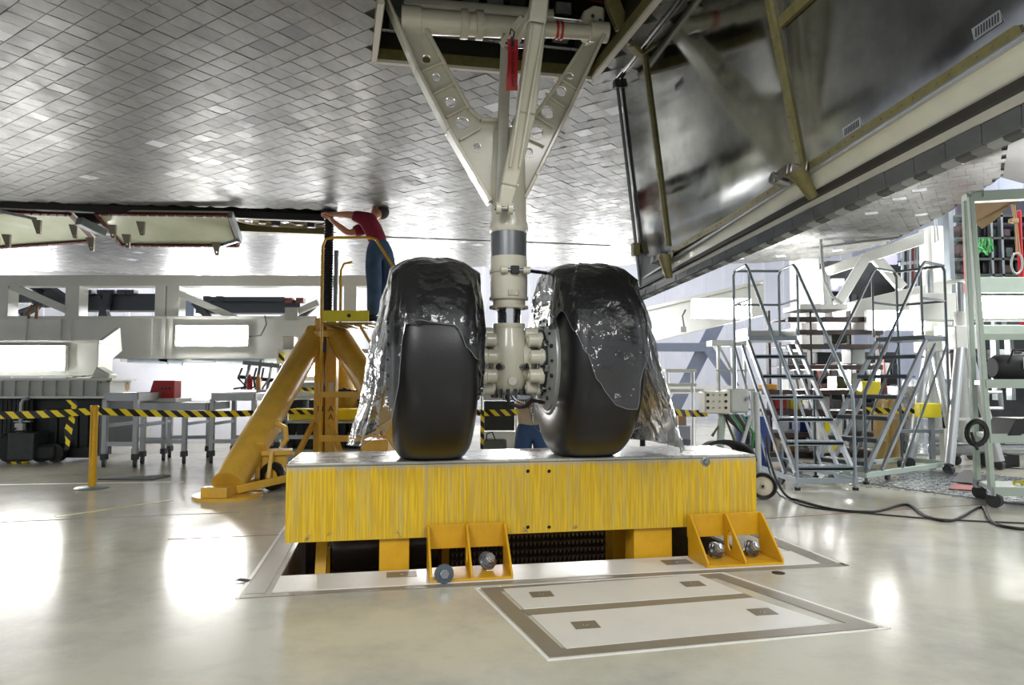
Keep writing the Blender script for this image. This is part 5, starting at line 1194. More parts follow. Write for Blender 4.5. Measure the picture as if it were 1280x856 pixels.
MB().tube([(-.1, -.1, bz-.02), (-.09, -.1, bz+.06), (-.03, -.1, bz+.08), (.0, -.1, bz)], .008, 6).build('bag_handle', BLACK, t); MB().bb((-.13, -.106, bz*.55), (.13, -.1, bz*.62)).build('bag_strap', BLACK, t)
# ================================================================ RIGHT SIDE: STAIRS, CARTS, STANDS, RACKS
def stair(label, loc, rz, m, base_m, kick):
    t = thing('rolling_stair', label, 'stairs', loc, rz); w_ = .56; n = 6; rise, run = .224, .215
    for k in range(1, n+1):
        y = (k-1)*run; tr = MB().bb((-w_/2, y, rise*k-.035), (w_/2, y+.2, rise*k-.012)).bb((-w_/2, y, rise*k-.045), (w_/2, y+.012, rise*k)).build('step', m, t, bevel=.002)
        g = MB()
        for i in range(18): g.bb((-w_/2+.012+i*.03, y, rise*k-.012), (-w_/2+.026+i*.03, y+.2, rise*k))
        o = g.build('tread_bars', m, tr, smooth=False); o['kind'] = 'stuff'
    zt = rise*(n+1); y0, y1 = n*run, n*run+.52
    MB().bb((-w_/2, y0, zt-.05), (w_/2, y1, zt)).build('top_platform', m, t, bevel=.003)
    if kick:
        for x in (-w_/2, w_/2): MB().bb((x-.006, y0+.02, zt), (x+.006, y1-.06, zt+.1)).build('kick_plate', WHITEP, t)
        MB().bb((-w_/2, y1-.012, zt), (w_/2, y1, zt+.1)).build('kick_plate', WHITEP, t)
    for s in (-1, 1):
        x = s*w_/2
        MB().bar((x, .02, rise*.7), (x, y0+.03, zt-.06), .03, .055).build('stringer', ALU, t)
        MB().bar((x, .3, .12), (x, y0+.25, zt-.1), .025, .04).build('stringer', ALU, t)
        MB().tube([(x, -.0, .015), (x, 0, .86), (x, .03, .95), (x, y0-.02, zt+.78), (x, y0+.06, zt+.84), (x, y1-.06, zt+.84), (x, y1, zt+.78), (x, y1, .06)], .017, 8).build('handrail', m, t)
        MB().tube([(x, y0-.04, zt), (x, y0-.04, zt+.74)], .014, 8).build('rail_post', m, t); MB().tube([(x, y0-.04, zt+.42), (x, y1, zt+.42)], .014, 8).build('mid_rail', m, t)
        MB().tube([(x, y1, zt-.1), (x, .7, .1)], .014, 8).build('brace', m, t)
        MB().bar((x, -.02, .09), (x, y1, .09), .035, .05).build('base_rail', base_m, t)
        MB().cyl((x, 0, 0), (x, 0, .025), .03, n=12).build('rubber_foot', BLACK, t)
        for y in (.45, y1-.1):
            MB().lathe([(0, -.015), (.045, -.015), (.045, .015), (0, .015)], (x*.92, y, .045), (1, .2, 0), 16).build('caster', CAST, t)
    MB().tube([(-w_/2, y1, zt+.84), (w_/2, y1, zt+.84)], .016, 8).build('back_rail', m, t); MB().tube([(-w_/2, y1, zt+.42), (w_/2, y1, zt+.42)], .014, 8).build('back_rail', m, t)
    for y in (.01, y1): MB().bar((-w_/2, y, .09), (w_/2, y, .09), .035, .05).build('cross_rail', base_m, t)
    return t
c0, c1 = Z(997, 613), Z(1069, 612); c = (c0+c1)/2
stair('grey rolling stair with white kick plates beside the electrical box cart', (c.x, c.y, 0), 0, STAIRG, STAIRG, True)
rz2 = R(-56); c = Z(1083, 605)-V((cos(rz2), sin(rz2), 0))*.28
stair('thin dark grey rolling stair seen from its side in front of the white jack stands', (c.x, c.y, 0), rz2, mat('stair_dark_paint', '5e666a', .4, .4, var=.1), SAGE, False)
# electrical box on a hand truck with its cables
cw = Z(957, 625); cw.y = 6.25
t = thing('electrical_cart', 'cream electrical control box on a hand truck with spoked white wheel', 'cart', (cw.x, cw.y, 0), 0)
dE = 6.3; a = P(881, 488, dE); c = P(936, 517, dE)
bx = MB().bb((a.x, dE, c.z), (P(913, 500, dE).x, dE+.22, a.z-.01)).build('box_front', mat('cream_enamel', 'd5d2c2', .4, var=.06), t, world=True, bevel=.012)
pb(913, 486, 937, 516, dE+.02, .26).build('box_body', LGREY, t, world=True, bevel=.02)
for i in range(4):
    for j in range(3): MB().cyl(P(885+i*(7 if i < 2 else 7.5), 493.5+j*8, dE), P(885+i*(7 if i < 2 else 7.5), 493.5+j*8, dE-.012), .013 if i in (0, 3) else .007, n=12).build('control_knob', DARK if i in (0, 3) else GREYP, bx, world=True)
MB().cyl(P(934, 498, dE+.02), P(934, 498, dE-.02), .014, n=12).build('latch', STEEL, t, world=True)
MB().tube([P(945, 490, dE), P(949, 600, dE)], .026, 10).build('frame_post', LGREY, t, world=True); MB().tube([P(941, 488, dE+.3), P(941, 590, dE+.3)], .022, 10).build('frame_post', LGREY, t, world=True)
MB().tube([P(938, 520, dE), P(928, 555, dE), P(915, 590, dE)], .018, 8).build('frame_brace', LGREY, t, world=True); MB().tube([P(903, 517, dE+.1), P(898, 585, dE+.1)], .035, 8).build('pedestal', SAGE, t, world=True)
MB().tube([P(890, 545, dE+.1), P(906, 520, dE+.1), P(922, 560, dE+.1)], .014, 8).build('frame_brace', GREENZ, t, world=True)
r = .118; wc = V((cw.x, cw.y, r))
tw = MB().lathe([(r*.72, -.022), (r*.95, -.028), (r, -.012), (r, .012), (r*.95, .028), (r*.72, .022), (r*.72, -.022)], wc, (.5, 1, 0), 32).build('cart_wheel', BLACKR, t, world=True)
MB().lathe([(0, -.028), (.02, -.028), (.03, -.014), (r*.74, -.008), (r*.74, .01), (0, .02)], wc, (.5, 1, 0), 28).build('wheel_disc', mat('cream_wheel', 'd9cdb6', .4, var=.08), tw, world=True)
MB().cyl(wc-V((.02, .04, 0)), wc-V((.01, .02, 0)), .012, n=10).build('axle_nut', DARK, tw, world=True)
cb = MB()
for i in range(8):
    cb2 = MB().tube([P(906+i*3, 518, dE+.05), P(914+i*4, 528+i*2, dE), P(926+i*2, 538+i*3, dE+.02), P(938, 545+i*2, dE+.05), P(946-i*3, 556+i*3, dE+.1)], .011+.003*(i % 2), 6).build('power_cable', [CABLE, CABLE, GREYP, GREENL][i % 4], t, world=True)
t = thing('cable_coil', 'thick black cable coiled on the floor behind the right end of yellow beam', 'cable', (P(903, 570, 6.1).x, 6.1, 0), 0)
cc = P(903, 572, 6.1)
for i in range(6):
    rr_ = .24-.016*i; MB().tube([cc+V((rr_*1.05*cos(2*pi*k/28), .05*i-.1+.02*sin(k), rr_*.62*sin(2*pi*k/28)+.005*i)) for k in range(28)], .017, 7, closed=True).build('cable_loop', CABLE, t, world=True)
MB().bb((cc.x-.25, 6.0, .0), (cc.x+.25, 6.4, cc.z-.16)).build('coil_stand', GREYP, t, world=True)
# cables across the floor
def fcable(label, pts, r_, m=CABLE):
    ps = [Z(x, y) if d is None else P(x, y, d) for x, y, d in pts]; ps = [V((p.x, p.y, max(p.z, 0)+r_)) for p in ps]; out_ = []
    for i in range(len(ps)-1):
        p0, p1, p2, p3 = ps[max(i-1, 0)], ps[i], ps[i+1], ps[min(i+2, len(ps)-1)]
        for k in range(6):
            u = k/6; q_ = .5*((2*p1)+(p2-p0)*u+(2*p0-5*p1+4*p2-p3)*u*u+(3*p1-p0-3*p2+p3)*u**3); q_.z = max(q_.z, r_); out_.append(q_)
    return solo('floor_cable', MB().tube(out_+[ps[-1]], r_, 8), m, label, 'cable', ps[2])
fcable('thick black cable snaking from the electrical cart across the cream floor', [(958, 545, 6.3), (962, 575, 6.2), (972, 604, 6.0), (989, 625, None), (1040, 638, None), (1092, 641, None), (1133, 632, None), (1158, 647, None), (1192, 652, None), (1226, 635, None), (1240, 654, None), (1269, 662, None), (1310, 664, None)], .011)
fcable('thinner black cable lying nearly straight across the floor to the right edge', [(956, 560, 6.35), (962, 590, 6.3), (975, 620, None), (1010, 634, None), (1080, 642, None), (1180, 650, None), (1310, 656, None)], .006)
# white jack stands
def jackstand(label, px, ytop, ybox, d, feet):
    x = P(px, 476, d).x; zt = P(px, ytop, d).z; zb = P(px, ybox, d).z; t = thing('jack_stand', label, 'jack stand', (x, d, 0), 0)
    MB().lathe([(0, 0), (.05, 0), (.17, -.02+.02), (.17, .02), (0, .02)], (x, d, zt), n=28).build('top_plate', WHITEP, t, world=True)
    MB().cyl((x, d, zb+.0), (x, d, zt), .045, n=18).build('screw_tube', ALU, t, world=True); MB().cyl((x, d, zb), (x, d, zb+(zt-zb)*.45), .075, n=20).build('sleeve', WHITEP, t, world=True)
    MB().bb((x-.16, d-.14, zb-.16), (x+.16, d+.14, zb+.12)).build('head_box', WHITEP, t, world=True, bevel=.015)
    MB().cyl((x, d, .3), (x, d, zb), .07, n=18).build('centre_tube', LGREY, t, world=True)
    for fx, fy, fd in feet:
        f_ = P(fx, fy, fd); f_.z = .1; lg = MB().cyl((x+(f_.x-x)*.08, d+(f_.y-d)*.08, zb-.05), f_, .055, n=16).build('leg', mat('aluminium_leg', 'c3c6c7', .3, .6), t, world=True)
        MB().lathe([(0, -.025), (.055, -.025), (.055, .025), (0, .025)], V((f_.x, f_.y, .055)), (1, .3, 0), 16).build('caster', CAST, lg, world=True)
    MB().bar((x-.3, d-.25, .6), (x+.3, d-.25, .6), .03, .03).build('brace', LGREY, t, world=True)
    return t
jackstand('white tripod jack stand with flat top plate standing behind the dark rolling stair', 1166, 337, 425, 9.2, ((1138, 592, 8.5), (1196, 590, 8.8), (1175, 570, 10.0)))
jackstand('white tripod jack stand nearest the sage green frame cart', 1204, 353, 420, 8.5, ((1187, 598, 7.9), (1250, 590, 8.3), (1215, 575, 9.3)))
# sage green frame cart
RT0, RB0 = P(1213, 246, 5.9), P(1240, 622, 5.85); LT0, LB0 = P(1206, 248, 6.3), P(1222, 606, 6.28)
t = thing('frame_cart', 'tall sage green tubular frame cart with shelves at the right edge', 'cart', (RB0.x, 5.85, 0), 0)
dirx = V((1, -.12, 0)); wdt = 1.3
RB0.z = .13; LB0.z = .13
for nm, a, c in (('post', RB0, RT0), ('post', LB0, LT0), ('post', RB0+dirx*wdt, RT0+dirx*wdt), ('post', LB0+dirx*wdt, LT0+dirx*wdt)): MB().bar(a, c, .045, .045, up=(0, 1, 0)).build(nm, SAGE, t, world=True, bevel=.006)
for a in (RT0, LT0): MB().bar(a, a+dirx*wdt+V((0, 0, .03)), .05, .09).build('top_bar', SAGE, t, world=True, bevel=.006)
MB().bar(RT0, LT0, .05, .05).build('top_bar', SAGE, t, world=True)
def on(a0, a1, z): return a0.lerp(a1, (z-a0.z)/(a1.z-a0.z))
shz = {}
for y in (421, 478, 546, 612):
    z = P(1240, y, 5.85).z; r0, l0 = on(RB0, RT0, z), on(LB0, LT0, z); shz[y] = z
    if y == 421: MB().bar(r0, r0+dirx*wdt, .04, .05).build('rail', SAGE, t, world=True); continue
    q = [r0, r0+dirx*wdt, l0+dirx*wdt, l0]
    MB().add([p-V((0, 0, .02)) for p in q]+[p+V((0, 0, .015)) for p in q], [(0, 1, 2, 3), (4, 5, 6, 7), (0, 1, 5, 4), (1, 2, 6, 5), (2, 3, 7, 6), (3, 0, 4, 7)]).build('shelf', SAGE, t, world=True, smooth=False)
    MB().bar(r0-V((0, .02, .01)), r0+dirx*wdt-V((0, .02, .01)), .02, .075).build('shelf_lip', SAGE, t, world=True)
for p in (RB0, LB0):
    MB().lathe([(0, -.02), (.062, -.02), (.062, .02), (0, .02)], V((p.x+.02, p.y, .062)), (1, .5, 0), 20).build('caster', CAST, t, world=True); MB().bar(V((p.x, p.y, .1)), p+V((0, 0, .04)), .05, .06).build('caster_fork', STEEL, t, world=True)
MB().tube([P(1216, 243, 5.88), P(1219, 240, 5.85), P(1229, 238, 5.85), P(1229, 246, 5.85)], .006, 6).build('hook', STEEL, t, world=True)
hk = MB()
t = thing('cable_bundle', 'black coiled cable hanging from the post of the sage green frame cart', 'cable', P(1220, 545, 5.82), 0)
for i in range(4): MB().tube([P(1221+(11+i)*cos(2*pi*k/18), 541+(13+i)*sin(2*pi*k/18), 5.8+.012*i) for k in range(18)], .013, 6, closed=True).build('cable_loop', CABLE, t, world=True)
MB().tube([P(1214, 540, 5.8), P(1219, 556, 5.8), P(1222, 562, 5.8)], .013, 6).build('plug_end', CABLE, t, world=True)
bz0 = shz[478]+.015
c = P(1262, 470, 6.0); t = thing('duffel_bag', 'black duffel bag with white tag on the upper shelf of sage green cart', 'bag', (c.x, 6.0, bz0), 0)
MB().lathe([(0, -.19), (.08, -.19), (.11, -.15), (.115, .15), (.09, .2), (0, .2)], (.04, 0, .115), (1, 0, 0), 20).build('bag_body', mat('black_nylon', '17191c', .6, var=.3), t); MB().tube([(-.08, -.1, .14), (-.05, -.12, .26), (.08, -.12, .26), (.1, -.1, .14)], .01, 6).build('bag_handle', BLACK, t)
MB().bb((.03, -.13, .1), (.09, -.125, .2)).build('luggage_tag', WHITEP, t)
bz0 = shz[546]+.015
c = P(1262, 540, 5.95); solo('folder_case', MB().plate([(-.12, 0), (.35, 0), (.35, .14), (-.04, .14)], [], lambda x, z, tt: V((c.x+x, 5.95+tt, bz0+z)), .3), mat('black_case', '1d1e20', .5), 'black slope-fronted case on the middle shelf of sage green cart', 'case', (c.x, 5.95, bz0), bevel=.008)
bz0 = shz[612]+.015; c = P(1275, 606, 6.0)
solo('yellow_strap', MB().tube([(c.x-.05+.02*i, 6.0+.04*sin(i*2), bz0+.012+.01*(i % 3)) for i in range(9)], .012, 6), YELB, 'yellow strap lying on the bottom shelf of sage green cart', 'strap', (c.x, 6.0, bz0))
q = [Z(1186, 613), Z(1215, 615), Z(1224, 606), Z(1196, 606)]
t = thing('floor_folder', 'open folder with black and red covers lying on the checker plate', 'folder', q[0], 0)
MB().add([p+V((0, 0, .009)) for p in q]+[p+V((0, 0, .02)) for p in q], [(0, 1, 2, 3), (4, 5, 6, 7), (0, 1, 5, 4), (1, 2, 6, 5), (2, 3, 7, 6), (3, 0, 4, 7)]).build('red_cover', mat('dusty_red', 'a5615c', .6), t, world=True, smooth=False)
q = [Z(1188, 606)+V((0, 0, .03)), Z(1218, 609)+V((0, 0, .03)), Z(1216, 603)+V((0, 0, .12)), Z(1206, 602)+V((0, 0, .12))]
MB().add(q+[p+V((0, 0, .008)) for p in q], [(0, 1, 2, 3), (4, 5, 6, 7), (0, 1, 5, 4), (1, 2, 6, 5), (2, 3, 7, 6), (3, 0, 4, 7)]).build('black_cover', BLACK, t, world=True, smooth=False)
# sloping girder with a work light
def girder(mb, p0, p1, p2, p3, dep=.25):
    q = [V(p) for p in (p0, p1, p2, p3)]; n = V((0, dep, 0)); return mb.add(q+[p+n for p in q], [(0, 1, 2, 3), (4, 5, 6, 7), (0, 1, 5, 4), (1, 2, 6, 5), (2, 3, 7, 6), (3, 0, 4, 7)])
t = thing('side_girder', 'white sloping platform girder with a work light behind the right tyre', 'girder', P(880, 400, 11), 0)
girder(MB(), P(770, 395, 13.4), P(955, 352, 10.3), P(955, 394, 10.3), P(770, 438, 13.4)).build('web', WHITEP, t, world=True, bevel=.01)
girder(MB(), P(770, 393, 13.3), P(955, 349, 10.2), P(955, 353, 10.2), P(770, 397, 13.3), .5).build('flange', WHITEP, t, world=True)
MB().tube([P(857, 387, 11.4), P(853, 395, 11.4), P(855, 408, 11.4)], .014, 6).build('lamp_cable', GREYP, t, world=True); pb(851, 408, 858, 415, 11.35, .05).build('junction_box', LGREY, t, world=True)
light('work light on the sloping white girder right of the tyres', 867, 374, 939, 397, 10.0, 0)
# truss of the right platform
t = thing('truss_platform', 'white truss platform with slanted braces beneath the wing edge at right', 'platform', P(1100, 390, 10), 0)
girder(MB(), P(1032, 384, 10.6), P(1190, 348, 9.6), P(1190, 408, 9.6), P(1032, 416, 10.6), .3).build('girder', WHITEP, t, world=True, bevel=.01)
girder(MB(), P(1015, 340, 11), P(1165, 285, 10), P(1165, 302, 10), P(1015, 352, 11), .2).build('top_chord', WHITEP, t, world=True, bevel=.01)
for a, c in (((1046, 382), (1082, 322)), ((1094, 322), (1128, 360)), ((1030, 345), (1034, 400))): MB().bar(P(*a, 10.5), P(*c, 10.4), .12, .14).build('diagonal', WHITEP, t, world=True, bevel=.006)
pb(1163, 282, 1184, 420, 9.9, .3).build('column', WHITEP, t, world=True, bevel=.01); pb(1185, 262, 1197, 420, 10.2, .2).build('column', GREYP, t, world=True, bevel=.01)
pb(1222, 346, 1330, 366, 8.6, .2).build('side_beam', SAGE, t, world=True, bevel=.008); pb(1150, 366, 1330, 400, 8.75, .25).build('side_beam', WHITEP, t, world=True, bevel=.008); pb(1185, 406, 1330, 418, 8.6, .3).build('side_beam', SAGE, t, world=True, bevel=.008)
for x in (1262, 1244): pb(x, 420, x+8, 500, 9.0, .1).build('post', GREYP, t, world=True)
light('work light on the truss girder above the dark rolling stair', 1086, 389, 1152, 411, 9.5)
light('long work light behind the sage green cart at right edge', 1224, 371, 1310, 396, 8.6)
solo('concrete_column', pb(1000, 318, 1031, 590, 12.2, .5), mat('column_paint', 'cfcfca', .6, var=.08), 'pale square column behind the grey rolling stair', 'column', (P(1015, 590, 12.2).x, 12.2, 0), bevel=.02)
for i, (lb, px) in enumerate((('pale hose hanging from the wing edge beside the truss', [(1026, 300, 10.2), (1028, 330, 10), (1031, 352, 10), (1040, 370, 9.9), (1052, 379, 9.8)]), ('thin pale cord hanging behind the rolling stair rails', [(1032, 340, 10.4), (1036, 362, 10.3), (1044, 392, 10.3)]))):
    solo('hanging_hose', MB().tube([P(*p) for p in px], .022-.01*i, 8), LGREY, lb, 'hose', P(*px[0]))
# dark hanging racks at the upper right
t = thing('storage_rack', 'dark tall storage rack with red posts under the wing tip at right', 'rack', (P(1240, 300, 10.6).x, 10.6, 0), 0)
rr = random.Random(5)
a = P(1196, 250, 11.2); c = P(1330, 352, 11.2)
MB().bb((a.x, 11.2, .05), (c.x, 11.25, a.z)).build('back_panel', mat('rack_back', '3a3a44', .7, var=.2), t, world=True)
for x in (1208, 1277, 1305): pb(x, 262, x+7, 480, 10.5, .1).build('post', RED, t, world=True, bevel=.006)
for x in (1240, 1253, 1292): pb(x, 258, x+6, 480, 10.7, .08).build('post', GREYP, t, world=True)
for y in (268, 296, 322, 342): pb(1196, y, 1330, y+3, 10.7, .4).build('shelf', DGREEN, t, world=True)
for y, n in ((296, 9), (322, 8), (342, 9)):
    for i in range(n):
        x = 1198+i*14+rr.random()*4; h_ = 8+rr.random()*11; pb(x, y-h_, x+9+rr.random()*4, y, 10.8, .2).build('stored_part', [DARK, DK, DGREEN, BLACK, BROWN][int(rr.random()*5)], t, world=True, bevel=.02)
t = thing('green_cords', 'tangle of green cords hanging on the dark rack with red posts', 'cord', P(1232, 305, 10.68), 0)
for i in range(7): MB().tube([P(1224+i*2.5, 298, 10.68), P(1222+i*3+3*sin(i*2), 306+i % 3, 10.64), P(1226+i*2+4*cos(i*3), 314+(i % 3)*2, 10.66), P(1224+i*2.6, 302, 10.68)], .018, 6).build('cord', GREENL, t, world=True)
t = thing('rope_sling', 'pale rope sling with a looped end hanging under the wing tip', 'sling', P(1270, 255, 7.5), 0)
MB().tube([P(1264, 252, 7.5), P(1269, 280, 7.5), P(1271, 318, 7.5)], .01, 6).build('rope', PAPER, t, world=True); MB().tube([P(1268, 256, 7.5), P(1273, 300, 7.5), P(1275, 318, 7.5)], .01, 6).build('rope', PAPER, t, world=True)
MB().tube([P(1271+7*sin(2*pi*k/16)*(.4+.6*(k % 16 > 0)), 329-13*cos(2*pi*k/16), 7.5) for k in range(16)], .011, 6, closed=True).build('loop', LGREY, t, world=True); MB().box(P(1267, 276, 7.5), (.09, .05, .05)).build('shackle', PAPER, t, world=True, bevel=.01)
q = [P(1216, 249, 7.2), P(1300, 232, 6.6), P(1290, 246, 6.7), P(1262, 256, 6.9), P(1243, 276, 7.0), P(1228, 286, 7.1), P(1218, 278, 7.15)]
n = len(q); solo('paper_sheet', MB().add(q+[p+V((0, .01, .006)) for p in q], [tuple(range(n)), tuple(range(n, 2*n))]+[(i, (i+1) % n, n+(i+1) % n, n+i) for i in range(n)]), PAPER, 'brown paper sheet hanging behind the top bar of sage green cart', 'paper', q[0])
solo('lanyard', MB().tube([P(1170, 268, 9.5), P(1173, 300, 9.5), P(1169, 303, 9.5), P(1168, 270, 9.5)], .012, 6, closed=True), LGREY, 'pale lanyard loop hanging beside the white truss column', 'lanyard', P(1170, 268, 9.5))
# brown cantilever rack with stock
t = thing('cantilever_rack', 'dark brown steel rack of long shelves behind the rolling stairs', 'rack', (P(1040, 580, 9.8).x, 9.8, 0), 0)
for x in (1012, 1062, 1098, 960): pb(x, 388, x+7, 590, 9.9, .12).build('upright', BROWN, t, world=True, bevel=.006)
for i, y in enumerate((396, 412, 430, 456, 487, 513, 541, 566)):
    pb(985 if i < 4 else 955, y, 1104, y+6, 9.6, .1).build('shelf_beam', BROWN, t, world=True, bevel=.004); pb(985 if i < 4 else 955, y, 1104, y+2, 9.7, .7).build('shelf_board', BROWN, t, world=True)
pb(1000, 380, 1060, 386, 9.55, .6).build('top_tray', WHITEP, t, world=True)
stock = [(1022, 495, 1038, 512, WHITEP, 'white carton'), (1046, 470, 1060, 486, DARK, 'dark housing'), (1064, 466, 1078, 486, GREYP, 'grey drum'), (968, 492, 984, 512, RED, 'red toolbox'), (988, 496, 1004, 512, YELB, 'yellow toolbox'), (975, 548, 996, 565, YEL, 'ochre tub'), (1000, 524, 1018, 540, BLUE, 'blue tub'), (1064, 436, 1082, 455, LGREY, 'pale carton'), (1040, 416, 1060, 429, mat('olive_box', '4c5340', .6), 'olive box'), (1070, 522, 1090, 540, LGREY, 'pale bin'), (1022, 440, 1040, 455, DK, 'slate motor')]
for x0, y0, x1, y1, m_, lb in stock:
    nm = lb.split()[1]; p = P((x0+x1)/2, y1, 9.85); o = solo(nm, pb(x0, y0, x1, y1, 9.85, .3), m_, lb+' standing on a shelf of the dark brown rack', nm, p, bevel=.015)
t = thing('yellow_cabinet', 'bright yellow cabinet with white side borders behind the grey stair', 'cabinet', (P(1044, 575, 9.3).x, 9.3, 0), 0)
pb(1024, 524, 1054, 566, 9.3, .3).build('body', WHITEP, t, world=True, bevel=.01); pb(1031, 526, 1048, 545, 9.28, .03).build('front_panel', YELB, t, world=True); pb(1030, 549, 1050, 563, 9.28, .03).build('front_panel', YELB, t, world=True)
pb(1024, 566, 1054, 590, 9.32, .25).build('stand', BROWN, t, world=True)
solo('yellow_case', pb(1078, 476, 1102, 498, 9.4, .2), YELB, 'bright yellow case high behind the dark rolling stair', 'case', P(1090, 498, 9.4), bevel=.02)
t = thing('caution_board', 'small bright yellow board on a post beside the white jack stand', 'sign', (P(1163, 580, 8.3).x, 8.3, 0), 0)
pb(1150, 504, 1177, 522, 8.3, .12).build('board', YELB, t, world=True, bevel=.01); MB().bar(V((P(1164, 520, 8.36).x, 8.36, .0)), P(1164, 520, 8.36), .05, .05).build('post', GREYP, t, world=True); pb(1128, 537, 1180, 541, 8.35, .1).build('arm', GREYP, t, world=True)
AMB = mat('amber_wrap', 'b89a5a', .3, var=.25, scale=5, coat=.4)
for x, lb in ((1103, 'amber wrapped cylinder nearest the yellow cabinet'), (1117, 'amber wrapped cylinder beside the white jack legs')):
    c = V((P(x, 570, 9.0).x, 9.0, 0)); h_ = P(x, 498, 9.0).z; solo('wrapped_cylinder', MB().lathe([(0, 0), (.07, 0), (.085, .12), (.1, h_*.5), (.085, h_-.08), (.05, h_), (0, h_)], c, n=20), AMB, lb, 'cylinder', c)
c = V((P(1145, 575, 10.2).x, 10.2, 0)); t = thing('steel_drum', 'shiny steel drum standing behind the white jack legs', 'drum', c, 0)
MB().lathe([(0, 0), (.34, 0), (.35, .02), (.34, .04), (.34, .5), (.352, .51), (.34, .53), (.34, .95), (.35, .97), (.3, .98), (0, .98)], (0, 0, 0), n=32).build('drum_body', mat('bright_steel', 'b8bcbf', .25, .9, rvar=.1), t)
MB().lathe([(0, .98), (.15, .98), (.14, 1.06), (0, 1.07)], (0, 0, 0), n=24).build('drum_lid', ALU, t)
tape('striped hazard tape running behind the dark rolling stair', P(1078, 512, 8.95), P(1152, 513, 8.6), .01, .07)
tape('striped hazard tape between white shelf unit and electrical box', P(830, 512, 7.6), P(884, 516, 7.0), .02, .07)
# equipment under the right platform
t = thing('pipe_skid', 'steel pipe skid on the floor behind the sage green cart', 'skid', (P(1240, 590, 8.0).x, 8.0, 0), 0)
for y, r_ in ((562, .07), (548, .05), (590, .05)): MB().cyl(P(1160, y, 8.9), P(1320, y, 8.2), r_, n=14).build('pipe', ALU, t, world=True)
for x in (1180, 1250, 1290): pb(x, 536, x+8, 598, 8.5, .1).build('frame_post', LGREY, t, world=True)
pb(1236, 568, 1276, 584, 8.4, .3).build('black_motor', BLACK, t, world=True, bevel=.02)
MB().tube([P(1232, 510, 8.4), P(1234, 490, 8.4), P(1250, 490, 8.4), P(1252, 510, 8.4)], .03, 8, closed=True).build('hoop', ALU, t, world=True)
solo('yellow_strip', pb(1269, 487, 1276, 518, 8.1, .03), YELB, 'upright yellow strip behind the black slope-fronted case', 'strip', (P(1272, 520, 8.1).x, 8.1, 0)) if False else None
# white shelf unit, bin, chair, wall brace
t = thing('shelf_unit', 'white open shelf unit against the grey-blue back wall behind right tyre', 'shelf', (P(853, 562, 10.5).x, 10.5, 0), 0)
for x in (833, 864): pb(x, 462, x+3, 562, 10.5, .04).build('post', WHITEP, t, world=True); pb(x+4, 462, x+6, 560, 11.0, .04).build('post', WHITEP, t, world=True)
for y in (461, 479): pb(832, y, 871, y+4, 10.48, .55).build('shelf', WHITEP, t, world=True, bevel=.004)
pb(800, 486, 880, 490, 11.3, .05).build('wall_rail', LGREY, t, world=True)
solo('storage_bin', pb(842, 532, 864, 562, 10.6, .4), mat('lilac_bin', 'a9abbb', .5), 'lilac grey bin under the white shelf unit', 'bin', (P(852, 562, 10.6).x, 10.6, 0), bevel=.02)
solo('waste_basket', MB().lathe([(0, 0), (.07, 0), (.1, .2), (.09, .2), (.0, .02)], V((P(855, 560, 10.2).x, 10.2, 0)), n=20), mat('basket_grey', '5d6170', .5), 'small dark grey waste basket before the lilac bin', 'basket', (P(855, 560, 10.2).x, 10.2, 0))
bx_ = P(851, 531, 10.7); solo('carton', pb(848, 520, 858, 532, 10.7, .2), CARD, 'small brown carton on the lilac grey bin', 'carton', bx_, bevel=.004)
t = thing('office_chair', 'black office chair behind the plastic sheet of the right tyre', 'chair', (P(822, 570, 7.6).x, 7.6, 0), 0)
xx = P(822, 500, 7.6).x
MB().bb((xx+.04, 7.5, .62), (xx+.11, 7.95, 1.0)).build('backrest', mat('chair_fabric', '25272a', .8), t, world=True, bevel=.035); MB().bb((xx-.35, 7.45, .43), (xx+.02, 7.95, .52)).build('seat', mat('chair_fabric', '25272a'), t, world=True, bevel=.035)
MB().tube([(xx+.1, 7.7, .75), (xx+.06, 7.7, .5), (xx-.1, 7.7, .42)], .025, 8).build('back_stem', BLACK, t, world=True); MB().cyl((xx-.15, 7.7, .12), (xx-.15, 7.7, .43), .03, n=12).build('gas_lift', BLACK, t, world=True)
for i in range(5):
    a_ = 2*pi*i/5; lg = MB().bar((xx-.15, 7.7, .14), (xx-.15+.28*cos(a_), 7.7+.28*sin(a_), .09), .05, .04).build('leg', BLACK, t, world=True, bevel=.008); MB().sphere((xx-.15+.28*cos(a_), 7.7+.28*sin(a_), .035), .035).build('caster', BLACK, lg, world=True)
SLATE = mat('slate_beam_paint', '70788c', .5, var=.1)
setting(MB().bar(P(780, 434, 16.6), P(890, 434, 16.0), .15, .2).build('beam_wall', SLATE, bevel=.01)); setting(MB().bar(P(898, 400, 16.2), P(832, 530, 16.4), .15, .32).build('beam_brace', SLATE, bevel=.01)); setting(MB().bar(P(885, 436, 16.0), P(930, 500, 16.0), .12, .2).build('beam_brace', SLATE, bevel=.01))
setting(pb(790, 482, 950, 492, 15.5, .1).build('trim_wall', WHITEP))
t = thing('light_tower', 'pale slim frame tower behind the electrical box cart', 'frame', (P(905, 570, 10.2).x, 10.2, 0), 0)
for x in (897, 915, 930): pb(x, 425, x+5, 580, 10.2, .08).build('post', LGREY, t, world=True)
pb(890, 425, 940, 432, 10.2, .3).build('top_rail', LGREY, t, world=True); MB().bar(P(898, 430, 10.2), P(918, 470, 10.2), .03).build('brace', LGREY, t, world=True); pb(895, 462, 934, 464, 10.2, .05).build('cross_rail', LGREY, t, world=True)
solo('orange_box', pb(957, 480, 972, 487, 9.75, .3), mat('orange_plastic', 'd79a34', .4), 'flat orange box on the edge of the rack behind the stair', 'box', P(965, 487, 9.75), bevel=.01)
